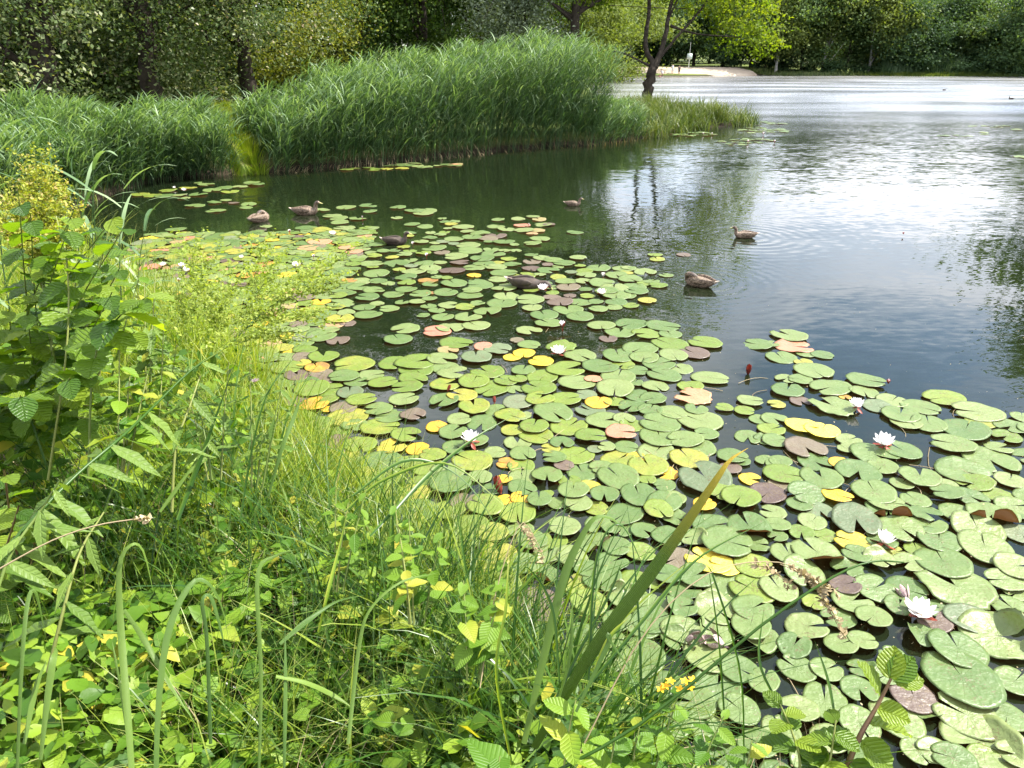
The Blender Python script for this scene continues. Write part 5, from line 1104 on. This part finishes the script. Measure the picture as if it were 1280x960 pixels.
for i, (px, py, lb) in enumerate(BL):
    r = random.Random(300 + i); g = G(px, py + 55); sts = []
    for k in range(2):
        a = r.random() * 6.28; d = .16 + .1 * r.random(); h = .22 + .1 * r.random()
        sts.append([g, g + np.array([math.cos(a) * d * .4, math.sin(a) * d * .4, h * .8]), g + np.array([math.cos(a) * d, math.sin(a) * d, h]), g + np.array([math.cos(a) * d * 1.5, math.sin(a) * d * 1.5, h + .03])])
    leafy('bindweed', lb, 'bindweed', sts, 'heart', M['weed_o'], .062, 8, 400 + i, .0018, 'bindweed plants on the lower bank', droop=-.05, start=.3)

# big-leaved shrub at the left
r = random.Random(77); base = G(20, 560); stems = []
for k in range(34):
    tx = r.uniform(-150, 200); ty = r.uniform(235, 540); dd = r.uniform(1.75, 2.5)
    tip_ = P(tx, ty, dd); b_ = base + np.array([r.uniform(-.25, .25), r.uniform(-.2, .3), 0]); stems.append([b_, (b_ * .4 + tip_ * .6) + np.array([0, 0, .08]), tip_])
stems[0] = L3((60, 600, 2.2), (83, 440, 2.15), (84, 330, 2.2), (70, 270, 2.3)); stems[1] = L3((110, 600, 2.1), (118, 450, 2.05), (150, 395, 2.0), (185, 370, 2.0))
leafy('alder_shrub', 'leafy shrub with large ribbed leaves and dark shaded inside at the left edge', 'shrub', stems, 'alder', M['alder'], .112, 14, 78, .0035, droop=-.15, start=.2, stem_mat='stem')
stems = []
for k in range(7):
    tx = r.uniform(-120, 110); ty = r.uniform(480, 640); dd = r.uniform(1.5, 1.95); b_ = G(-20, 800) + np.array([r.uniform(-.2, .2), r.uniform(-.1, .2), 0]); tip_ = P(tx, ty, dd); stems.append([b_, b_ * .5 + tip_ * .5 + np.array([0, 0, .05]), tip_])
leafy('shrub_inner_fill', 'leafy stems added for the dark shrub inside below the large ribbed leaves', 'shrub', stems, 'alder', M['alder'], .07, 9, 79, .004, droop=-.2, start=.3, stem_mat='stem_red')  # leafy fill added to darken the inside of the shrub

# leaning weed: lance leaves below, feathery spray on top
st = L3((-30, 730, 1.45), (45, 645, 1.55), (100, 590, 1.65), (150, 548, 1.75), (190, 510, 1.9), (240, 462, 2.05), (290, 428, 2.2), (335, 385, 2.35), (400, 345, 2.5))
e = empty('leaning_weed', tuple(st[0])); Ls = spline(st, 30); stem_obj(e, Ls, .0045, .002, M['sedge'])
r = random.Random(8)
for i in range(26):
    j = 1 + int(i * 20 / 26); p_ = Ls[j]; side = 1 if i % 2 else -1; a = math.atan2(*(Ls[j + 1] - Ls[j])[1::-1]) + side * 1.25 + r.uniform(-.4, .4)
    leaf_obj('lance', M['lance'], e, p_, a, -.55 + r.uniform(-.5, .4), r.uniform(-.5, .5), r.uniform(.10, .15) * (1.1 - .4 * i / 26))
def spray(parent, mat, branches, step, lsize, seed, name='spray', stem_r=.0012, fuzz=.012, per=3):
    r = np.random.default_rng(seed); A = Acc(); off = np.array(parent.location); P_, = [[]]
    for br in branches:
        q = spline(br, 14) - off; A.add(*tube(q, np.linspace(stem_r, stem_r * .4, 14), 4), var=.3, t=np.zeros(56)); ln_ = np.linalg.norm(np.diff(q, axis=0), axis=1).sum(); n = int(ln_ / step) * per; u = (.15 + .85 * r.random(n)) * 12.99; i = u.astype(int)
        P_.append(q[i] * (1 - (u - i))[:, None] + q[i + 1] * (u - i)[:, None] + r.normal(size=(n, 3)) * fuzz)
    P_ = np.concatenate(P_); n = len(P_); V, F, t, k = scatter(TPL['oval'], P_, r.random(n) * 6.28, r.normal(.4, .5, n), r.normal(0, .6, n), lsize * (.6 + .8 * r.random(n)))
    A.add(V, F, np.repeat(r.random(n), k), t); o = link(name, A.mesh(name, M[mat]), parent); o['kind'] = 'stuff'; return o
br = []
r = random.Random(18)
for (tx, ty) in [(240, 308), (262, 322), (326, 306), (352, 322), (300, 345), (430, 322), (425, 350), (414, 365), (400, 392), (405, 410), (372, 430), (340, 350), (385, 340), (280, 370), (250, 360), (225, 372), (350, 400), (330, 440), (300, 400)]:
    j = r.randrange(17, 27); d0 = 1.85 + (j - 14) * .05; tip_ = P(tx, ty, d0 + .25); s0 = Ls[j]; br.append([s0, (s0 + tip_) / 2 + np.array([0, 0, .03]), tip_])
br2 = []
for b_ in br:
    q = spline(b_, 8)
    for k in range(3, 8):
        for sgn in (-1, 1):
            d_ = (q[-1] - q[0]) * .22; br2.append([q[k - 1], q[k - 1] + d_ * .5 + np.array([sgn * .02, 0, .012]), q[k - 1] + d_ + np.array([sgn * .045, r.uniform(-.02, .02), r.uniform(0, .03)])])
spray(e, 'spray', br + br2, .008, .011, 19, fuzz=.006, per=2)
tag(e, 'tall weed leaning right with drooping narrow leaves and a feathery light green top', 'weed')
for (lb, pts, n, sd_) in [('narrow-leaved weed with drooping leaves at the left edge below the shaded shrub', [(-20, 800, 1.4), (10, 700, 1.45), (50, 640, 1.5), (75, 600, 1.5)], 12, 20), ('small narrow-leaved weed left of the tallest bent blade', [(60, 840, 1.5), (80, 760, 1.5), (100, 690, 1.55), (130, 640, 1.6)], 10, 21), ('upright narrow-leaved weed in the tall grass right of the leaning weed', [(215, 640, 2.0), (220, 560, 2.0), (240, 500, 2.05), (250, 470, 2.1)], 12, 22)]:
    leafy('narrow_leaved_weed', lb, 'weed', [L3(*pts)], 'lance', M['lance'], .11, n, sd_, .004, 'narrow-leaved weeds', droop=-.5)
# leafy weeds on the upper slope
SW = [(150, 330, 130, 470, 2.6, 'oval', .07, 'leafy weed with upright stems at the inlet, below the coarse reeds'), (190, 350, 185, 500, 2.5, 'lance', .11, 'narrow-leaved stems beside the left white flower'), (120, 300, 95, 440, 2.7, 'alder', .08, 'broad-leaved stem rising behind the large ribbed leaves'),
      (215, 410, 200, 560, 2.3, 'oval', .065, 'green leafy stem at the foot of the feathery weed'), (160, 440, 150, 600, 2.1, 'oval', .075, 'leafy stem between shrub and tall grass'), (265, 470, 270, 600, 2.3, 'lance', .09, 'thin leafy stem among the tall grass left of the iris blades'),
      (330, 470, 320, 610, 2.4, 'lance', .08, 'stem with a small pinkish flower in the tall grass'), (430, 610, 420, 740, 2.1, 'oval', .055, 'small leafy weed at the top of the slope below the yellowed pads'), (520, 640, 520, 780, 2.0, 'oval', .06, 'small leafy weed at the end of the slope'), (600, 720, 590, 850, 1.9, 'heart', .06, 'leafy weed at the edge left of the iris clump')]
for i, (tx, ty, bx, by, dd, kd, sz, lb) in enumerate(SW):
    r = random.Random(820 + i); sts = []
    for k in range(4):
        o1, o2, o3 = r.uniform(-35, 35), r.uniform(-25, 40), r.uniform(-.15, .15); sts.append(L3((bx + o1 * .3, by, dd + o3), (bx * .5 + tx * .5 + o1 * .6, (by + ty + o2) / 2, dd + o3), (tx + o1, ty + o2, dd + o3 + .05)))
    w_ = leafy('leafy_weed', lb, 'weed', sts, kd, M['lance'] if kd == 'lance' else M['weed_o'] if kd != 'alder' else M['alder'], sz, 10, 840 + i, .003, 'leafy weeds on the upper slope', droop=-.15, start=.2)
    if i == 6:
        for k in range(7): leaf_obj('oval', M['petal_p'], w_, P(319, 478, 2.4), k * .9, .7, 0, .018, 'flower_petal')
# yellow flower plume, top left
e = empty('goldenrod', tuple(P(70, 470, 2.4))); base = P(70, 470, 2.4); br = []; r = random.Random(31)
for (tx, ty, dd) in [(42, 182, 2.6), (35, 205, 2.6), (60, 212, 2.55), (78, 228, 2.6), (20, 222, 2.6), (8, 250, 2.5), (95, 262, 2.5), (70, 255, 2.5), (45, 240, 2.55), (25, 270, 2.5), (100, 290, 2.45), (5, 290, 2.45), (60, 290, 2.45), (-20, 262, 2.5), (80, 310, 2.4), (35, 310, 2.4)]:
    tip_ = P(tx, ty, dd); br.append([P(52, 360, 2.45), P((52 + tx) / 2 + 3, (330 + ty) / 2, 2.45 + (dd - 2.45) * .5), tip_])
b2 = []
for b_ in br:
    q = spline(b_, 8)
    for k in range(3, 8):
        for sg in (-1, 1): b2.append([q[k - 1], q[k - 1] + np.array([sg * .03, r.uniform(-.03, .03), .02]), q[k - 1] + np.array([sg * .055, r.uniform(-.05, .05), .05])])
stem_obj(e, L3((70, 470, 2.4), (60, 400, 2.42), (52, 340, 2.45)), .006, .004); spray(e, 'gold', br + b2, .007, .011, 32, 'flower_plume', fuzz=.008)
for i in range(12): leaf_obj('lance', M['lance'], e, P(70 - i * 1.6, 465 - i * 10, 2.4), i * 2.4, -.3, .2, .12)
tag(e, 'yellow feathery flower plume at the left edge in front of the reeds', 'flower plume')

# broad blades ------------------------------------------------------------
def blade_ribbon(parent, pts, wpx, seed, mat='blade', name='blade', face=.35, n=18, taper='blade'):
    """pts: (px, py, depth); width in pixels at mid depth"""
    q = spline([P(*a) for a in pts], n); dm = np.mean([a[2] for a in pts]); w = wpx * .85 * dm / FPX; r = random.Random(seed)
    tg = np.gradient(q, axis=0); tg /= np.linalg.norm(tg, axis=1)[:, None]; V = []; ts = np.linspace(0, 1, n)
    for i in range(n):
        view = q[i] - np.array([0, 0, CAM_H]); view /= np.linalg.norm(view); s = np.cross(tg[i], view); s /= np.linalg.norm(s); nn = np.cross(s, tg[i])
        fc = face + .55 * math.sin(ts[i] * 3.6 + seed); s2 = s * math.cos(fc) + nn * math.sin(fc); n2 = np.cross(s2, tg[i]); wp = (min(1, .6 + 1.2 * ts[i]) * (1 + .06 * math.sin(9 * ts[i] + seed)) * max(.03, 1 - ts[i] ** 2.6)) if taper == 'blade' else max(.03, (1 - ts[i] ** 2.4))
        h = w * .5 * wp; h *= .92; V += [q[i] - s2 * h + n2 * h * .22, q[i] - n2 * h * .14, q[i] + s2 * h + n2 * h * .22]
    F = []
    for i in range(n - 1):
        a = 3 * i; F += [(a, a + 1, a + 4, a + 3), (a + 1, a + 2, a + 5, a + 4)]
    o = link(name, make_mesh(name, np.array(V) - np.array(parent.location), np.array(F), M[mat], var=np.tile([0., .5, 1.], n), t=np.repeat(ts, 3)), parent); return o
def blade_plant(name, label, cat, blades_, mat='blade', group=None):
    mat = mat
    e = empty(name, tuple(P(*blades_[0][0][0])))
    for i, b_ in enumerate(blades_):
        blade_ribbon(e, b_[0], b_[1], len(label) * 7 + i, b_[2] if len(b_) > 2 else mat, face=b_[3] if len(b_) > 3 else .35)
    tag(e, label, cat, group); return e
blade_plant('broad_grass', 'tallest grey-green blade bent sharply over at the lower left', 'grass clump', [([(168, 1010, 1.3), (160, 900, 1.35), (150, 780, 1.42), (149, 705, 1.45), (165, 680, 1.46), (180, 690, 1.48), (192, 742, 1.5)], 12), ([(172, 1000, 1.35), (150, 860, 1.4), (140, 800, 1.45)], 7)], group='bent grass blades')
blade_plant('broad_grass', 'grey-green blade arching right, just right of the tallest bent blade', 'grass clump', [([(194, 1010, 1.35), (199, 870, 1.4), (213, 780, 1.45), (240, 728, 1.5), (262, 730, 1.52), (278, 760, 1.54), (286, 800, 1.55)], 11)], group='bent grass blades')
blade_plant('broad_grass', 'short blade folded over, third from the left among bent blades', 'grass clump', [([(263, 930, 1.4), (258, 800, 1.45), (252, 752, 1.48), (263, 745, 1.5), (273, 775, 1.5), (283, 818, 1.5)], 10)], group='bent grass blades')
blade_plant('broad_grass', 'upright blades by the left edge, one with a shiny bend', 'grass clump', [([(20, 1000, 1.25), (25, 860, 1.3), (33, 760, 1.36), (44, 740, 1.38), (58, 800, 1.4)], 9), ([(50, 950, 1.25), (58, 880, 1.28), (66, 828, 1.3), (70, 815, 1.32), (68, 808, 1.34)], 12), ([(30, 930, 1.3), (45, 860, 1.34), (58, 825, 1.36)], 9), ([(155, 762, 1.5), (180, 800, 1.45), (215, 860, 1.42), (245, 905, 1.4)], 9)], group='bent grass blades')
blade_plant('iris_plant', 'dark upright iris blades in the tall grass left of the pads', 'iris', [([(222, 650, 2.0), (240, 600, 2.05), (262, 540, 2.1), (285, 478, 2.2), (299, 440, 2.25)], 10, 'sedge', .9), ([(200, 640, 1.95), (235, 590, 2.0), (270, 540, 2.1)], 7, 'blade'), ([(300, 650, 2.1), (315, 560, 2.2), (335, 490, 2.3), (372, 442, 2.4)], 5, 'sedge'), ([(335, 620, 2.1), (352, 560, 2.15), (368, 520, 2.2), (376, 497, 2.22)], 9)], group='iris plants')
blade_plant('crossing_blades', 'dark blades pointing right over the pads beside the yellowed pads', 'grass clump', [([(462, 670, 2.0), (500, 630, 2.1), (540, 590, 2.2), (590, 550, 2.3), (640, 520, 2.4)], 7, 'sedge'), ([(430, 640, 2.1), (480, 600, 2.15), (560, 580, 2.2), (640, 640, 2.2)], 5, 'grass'), ([(440, 620, 2.1), (510, 575, 2.2), (580, 600, 2.25), (640, 690, 2.2)], 5, 'sedge')])
blade_plant('pale_blades', 'pale shiny blades arching right in the lower middle', 'grass clump', [([(350, 805, 1.6), (385, 775, 1.65), (420, 752, 1.7), (455, 744, 1.7)], 9), ([(435, 930, 1.45), (448, 810, 1.55), (462, 762, 1.6), (500, 728, 1.65), (548, 716, 1.7)], 9), ([(345, 845, 1.5), (380, 852, 1.52), (415, 868, 1.55), (442, 886, 1.55)], 11), ([(322, 1000, 1.4), (326, 850, 1.5), (322, 720, 1.55), (345, 695, 1.58), (375, 686, 1.6)], 8), ([(355, 960, 1.45), (357, 860, 1.5), (356, 780, 1.55)], 7), ([(398, 790, 1.7), (410, 740, 1.7), (425, 680, 1.75), (438, 622, 1.8)], 6, 'grass_y')])
IR = [([(668, 935, 1.60), (700, 880, 1.58), (750, 800, 1.56), (800, 735, 1.55), (850, 665, 1.54), (893, 602, 1.54), (912, 575, 1.55), (935, 560, 1.56)], 22, 'iris', .2), ([(655, 930, 1.65), (680, 820, 1.68), (705, 720, 1.7), (728, 668, 1.72), (745, 646, 1.73), (765, 648, 1.74), (776, 660, 1.75)], 15, 'blade', .3),
      ([(670, 930, 1.6), (715, 830, 1.62), (760, 745, 1.65), (778, 700, 1.66)], 9, 'sedge'), ([(690, 900, 1.55), (712, 820, 1.55), (716, 750, 1.56)], 8, 'blade'), ([(735, 860, 1.55), (760, 800, 1.55), (788, 770, 1.56)], 8, 'grass_y'), ([(700, 900, 1.6), (800, 780, 1.65), (870, 700, 1.7), (960, 650, 1.75)], 6, 'sedge'),
      ([(720, 890, 1.5), (760, 806, 1.52), (762, 800, 1.52), (808, 868, 1.55)], 8, 'blade'), ([(700, 860, 1.6), (690, 760, 1.6), (662, 712, 1.62), (650, 716, 1.64)], 5, 'sedge'), ([(735, 850, 1.6), (745, 700, 1.62), (775, 655, 1.65), (810, 720, 1.66)], 6, 'sedge'), ([(640, 960, 1.55), (620, 840, 1.6), (632, 760, 1.65), (636, 690, 1.7)], 8, 'grass_y')]
blade_plant('iris_plant', 'iris clump with one thick dark blade yellowing towards its tip over the pads', 'iris', IR, 'iris', 'iris plants')
# sedge tussocks
def tussock(label, px, py, n, L, seed, mat='sedge', spread=.10, w=.0055, th=.7, bend=1.3, up=0):
    r = np.random.default_rng(seed); g = G(px, py); e = empty('sedge_tussock', tuple(g)); b_ = np.column_stack([r.normal(0, spread, n), r.normal(0, spread, n), np.zeros(n)])
    for part in range(1):
        V, F, t, k = blades(b_, r.random(n) * 6.28, L[0] + (L[1] - L[0]) * r.random(n), th * r.random(n), bend * (.2 + r.random(n)), w * (.5 + .9 * r.random(n)), 7, 1.6, twist=1.2)
        o = link('blades', make_mesh('blades', V, F, M[mat], np.repeat(r.random(n), k), t), e); o['kind'] = 'stuff'
    tag(e, label, 'sedge', 'sedge tussocks on the bank'); return e
tussock('dark sedge tussock at the foot of the thick iris blade', 660, 980, 240, (.35, .72), 601, spread=.10)
tussock('dark sedge tussock at the bottom edge left of the iris clump', 590, 1010, 200, (.3, .6), 602)
tussock('loose sedge right of the thick iris blade', 760, 1010, 70, (.3, .6), 603, spread=.08, w=.004)
tussock('arching sedge in the middle of the slope below the yellowed pads', 500, 790, 170, (.35, .65), 604, 'sedge')
tussock('yellow-green sedge spilling over the pads at the end of the slope', 545, 800, 150, (.35, .7), 605, 'grass')
tussock('sedge at the dark middle blades', 330, 700, 150, (.35, .65), 606, 'sedge')
tussock('sedge beside the pale arching blades, lower middle', 400, 960, 150, (.3, .55), 607, 'sedge')
tussock('sedge above the bottom edge between bent and pale blades', 290, 1020, 150, (.3, .55), 608, 'grass')
tussock('sedge left of the small blue water gap at the pads edge', 620, 880, 130, (.35, .6), 609, 'grass')
tussock('sedge at the upper grass slope near the feathery weed', 250, 560, 130, (.35, .65), 610, 'grass_y')
tussock('sedge on the slope under the feathery weed top', 380, 640, 140, (.35, .65), 611, 'grass_y')
tussock('small sedge at the bottom, left of the alder sapling', 950, 1090, 60, (.25, .5), 612, 'sedge', w=.004)
tussock('sedge in the lower left corner', 90, 1060, 90, (.25, .5), 613, 'grass')
tussock('long sedge arching over the yellowed pads halfway down the slope', 455, 730, 150, (.45, .85), 620, 'sedge', .12, .006, .9, 1.2)
tussock('long light sedge beside the crossing dark blades', 520, 770, 160, (.45, .85), 621, 'grass', .12, .006, .9, 1.2)
tussock('long dark sedge spreading over the pads left of the iris', 600, 880, 190, (.5, .9), 622, 'sedge', .12, .006, .9, 1.2)
tussock('dark sedge between loosestrife and iris at the bottom', 720, 1030, 130, (.45, .8), 623, 'sedge', .10, .0055, .9, 1.2)
tussock('long sedge in the lower middle behind the pale blades', 440, 860, 150, (.45, .8), 624, 'sedge', .13, .006, .9, 1.2)
tussock('long sedge in the shade under the leaning weed', 150, 760, 120, (.4, .75), 625, 'sedge', .13, .006, .9, 1.2)
tussock('arching sedge between the bent blades and the dark middle blades', 260, 790, 120, (.4, .75), 626, 'sedge', .13, .006, .9, 1.2)
tussock('light sedge beside the feathery weed, near the left mat', 210, 480, 140, (.4, .75), 627, 'grass', .13, .006, .8, 1.2)
for i, (px, py, lb, mt) in enumerate([(300, 660, 'long loose blades rising beside the dark middle blades', 'sedge'), (385, 760, 'long loose blades arching over the slope above the lower middle', 'sedge'), (480, 850, 'long loose blades leaning over the yellowed pads', 'sedge'), (575, 930, 'long loose blades left of the dark sedge and iris', 'grass'), (650, 985, 'tall dark blades fanning out behind the iris foot', 'sedge'), (150, 720, 'long loose blades in the shade below the ribbed leaves', 'sedge'), (740, 1010, 'loose dark blades spreading right of the iris over the pads', 'sedge')]):
    tussock(lb, px, py, 42, (.65, 1.0), 640 + i, mt, .09, .0095, .75, 1.5)
# sedge culm with brown seed heads
e = empty('sedge_culm', tuple(P(655, 985, 1.5)))
stem_obj(e, spline(L3((655, 985, 1.5), (800, 905, 1.5), (950, 783, 1.5), (1040, 722, 1.52), (1090, 702, 1.54), (1130, 703, 1.56)), 16), .0042, .0015, M['sedge']); tag(e, 'long straight dark sedge stem crossing the pads towards the right', 'sedge stem')
e = empty('seed_head', tuple(P(720, 950, 1.6))); stem_obj(e, spline(L3((720, 950, 1.6), (800, 800, 1.65), (880, 720, 1.68), (960, 702, 1.7), (1010, 722, 1.7), (1055, 795, 1.7)), 18), .0018, .001, 'straw')
spray(e, 'straw', [L3((935, 706, 1.7), (965, 712, 1.7), (992, 738, 1.7)), L3((975, 705, 1.7), (1012, 724, 1.7), (1040, 768, 1.7)), L3((1010, 722, 1.7), (1035, 755, 1.7), (1058, 800, 1.7)), L3((990, 712, 1.7), (1020, 728, 1.7), (1048, 742, 1.7))], .006, .013, 51, 'seed_head_spikes', fuzz=.003); tag(e, 'brown drooping grass seed head over the pads right of the iris blade', 'seed head')
e = empty('seed_head', tuple(P(600, 860, 1.8))); stem_obj(e, spline(L3((600, 860, 1.8), (620, 740, 1.9), (650, 655, 1.95), (672, 680, 1.95), (680, 700, 1.95)), 14), .0015, .0008, 'straw'); spray(e, 'straw', [L3((646, 652, 1.95), (662, 672, 1.95), (678, 702, 1.95))], .006, .012, 52, 'seed_head_spikes', fuzz=.003); tag(e, 'small brown grass seed head by the dark water gap left of the iris', 'seed head')
e = empty('grass_stalk', tuple(P(-20, 722, 1.35))); stem_obj(e, spline(L3((-20, 722, 1.35), (60, 678, 1.38), (120, 657, 1.4), (175, 648, 1.42)), 12), .0016, .0012, 'straw'); spray(e, 'straw', [L3((166, 649, 1.42), (187, 650, 1.42))], .003, .010, 53, 'pale_tip', fuzz=.002); tag(e, 'thin pale grass stalk with whitish tip lying over the left weeds', 'grass stalk')
# loose stray stems over the right pads
for i, (pts, lb) in enumerate([([(905, 890, 1.9), (898, 800, 1.95), (885, 705, 2.0)], 'thin green stem standing in front of the big yellow leaf'), ([(930, 960, 1.8), (925, 840, 1.85), (893, 725, 1.9), (882, 705, 1.92)], 'thin dark grass stem leaning left right of the iris blade'), ([(985, 900, 1.8), (950, 830, 1.85), (955, 760, 1.9)], 'thin stem before the seed head'), ([(1045, 905, 1.75), (1035, 850, 1.8), (1018, 800, 1.85)], 'thin green stem left of the alder sapling')]):
    e = empty('stray_sedge', tuple(P(*pts[0]))); blade_ribbon(e, pts, 5, i, 'sedge', n=12); tag(e, lb, 'sedge')
# saplings and leafy plants at the bottom right
st1 = L3((1040, 1010, 1.72), (1070, 930, 1.72), (1095, 885, 1.72), (1114, 848, 1.72))
e = empty('alder_sapling', tuple(st1[0])); stem_obj(e, spline(st1, 10), .008, .003, 'stem_red')
for (bx, by, a, pi_, ro, sz) in [(1100, 870, 2.3, .9, .3, .085), (1112, 850, 1.2, .95, -.3, .075), (1113, 850, .35, .7, .5, .075), (1116, 852, 0.0, .15, .3, .07), (1095, 885, -.6, .1, .4, .07), (1085, 905, -.2, .0, -.4, .095), (1075, 925, -.7, -.35, .3, .085), (1070, 935, 2.9, .25, .4, .10), (1062, 950, -.9, -.2, 0, .10), (1060, 960, 3.4, -.1, .2, .09), (1050, 985, -.4, .1, .2, .11), (1050, 985, 2.3, .3, -.2, .1)]:
    leaf_obj('alder', M['alder'], e, P(bx, by, 1.72), a, pi_, ro, sz)
tag(e, 'young alder shoot with bright toothed leaves over the pads at the bottom right', 'sapling')
leafy('leafy_shoot', 'leafy shoot with crinkled leaves left of the alder sapling', 'shoot', [L3((985, 1030, 1.7), (1000, 960, 1.7), (990, 915, 1.72), (975, 880, 1.74)), L3((1010, 1030, 1.68), (1035, 960, 1.68), (1045, 900, 1.7))], 'alder', M['alder'], .075, 9, 91, .004, droop=.1)
leafy('loosestrife', 'loosestrife with yellow flowers at the bottom, right of the iris clump', 'flower', [L3((800, 1030, 1.6), (822, 950, 1.6), (838, 900, 1.62), (848, 868, 1.62)), L3((850, 1030, 1.6), (880, 950, 1.6), (905, 895, 1.62)), L3((790, 1030, 1.55), (790, 960, 1.55), (800, 905, 1.56))], 'oval', M['weed_o'], .07, 9, 92, .003, droop=.05)
ys = [o for o in bpy.data.objects if o.name.startswith('loosestrife')][0]
for (fx_, fy_) in [(856, 852), (862, 860), (850, 862), (832, 858), (826, 862), (838, 852), (866, 850)]:
    for k in range(5): leaf_obj('oval', M['flower_y'], ys, P(fx_, fy_, 1.62), k * 1.256, .35, 0, .012, 'flower_petal')
leafy('broad_leaved_weed', 'weed with long pointed leaves at the bottom edge below the iris', 'weed', [L3((700, 1040, 1.5), (705, 960, 1.5), (712, 910, 1.52), (720, 875, 1.54)), L3((740, 1040, 1.5), (760, 970, 1.5), (770, 915, 1.52))], 'oval', M['weed_o'], .085, 8, 93, .003, droop=.0)
leafy('broad_leaved_weed', 'weed with large hairy leaf in the bottom edge left of the iris', 'weed', [L3((610, 1040, 1.42), (620, 985, 1.42), (625, 945, 1.44))], 'heart', M['weed_o'], .10, 5, 94, .003, droop=.2)
leafy('broad_leaved_weed', 'lime-leaved weed at the bottom edge between loosestrife and leafy shoot', 'weed', [L3((900, 1050, 1.6), (930, 970, 1.62), (940, 925, 1.64)), L3((940, 1050, 1.6), (970, 980, 1.62))], 'oval', M['weed_o'], .065, 8, 95, .003, droop=.1)
# coarse reed stems at the upper left bank
RP = [(-60, 330, 4.2), (-10, 300, 4.6), (35, 290, 5.0), (75, 275, 5.2), (100, 262, 5.6), (128, 268, 5.0), (150, 262, 5.8), (60, 300, 4.4), (15, 280, 5.4), (110, 290, 4.8), (-30, 270, 5.8)]
RL = ['coarse reed at the left edge behind the flower plume', 'reed stem with grassy leaves left of the yellow plume', 'reed with long leaves just behind the yellow plume', 'reed with one broad leaf pointing up right of the plume', 'reed bending over the small inlet', 'reed with broad upright leaf right of the yellow plume', 'reed nearest the white flowers of the pad strip', 'low reed in front of the broad-leaved one', 'reed behind the plume tip', 'reed drooping towards the lily pads', 'reed at the picture edge under the oak']
for i, (px, py, dd) in enumerate(RP):
    r = np.random.default_rng(700 + i); b_ = P(px, py + 25, dd); b_[2] = float(ground_z(b_[0], b_[1])); H = 1.0 + .55 * r.random(); az = r.normal(0, .6)
    e = empty('reed_plant', tuple(b_)); q = np.array([[math.cos(az) * .25 * H * u ** 2, math.sin(az) * .25 * H * u ** 2, H * u] for u in np.linspace(0, 1, 9)]); A = Acc(); A.add(*tube(q, np.linspace(.006, .002, 9), 5), var=.5); link('stem', A.mesh('stem', M['reed']), e)
    for k in range(9):
        u = .2 + .8 * k / 8; j = min(int(u * 8), 7); pb = q[j] + (q[j + 1] - q[j]) * (u * 8 - j)
        V, F, t, kk = blades(pb[None], [r.normal(0, .5) + (k % 2) * 2.6], [.32 + .2 * r.random()], [.5 + .4 * r.random()], [.5 + 1.0 * r.random()], [.024 + .01 * r.random()], 7, 1.3, wprof='leaf')
        link('leaf', make_mesh('leaf', V, F, M['reed'], np.full(len(V), .4 + .6 * r.random()), t), e)
    tag(e, RL[i], 'reed', 'coarse reeds at the left bank')
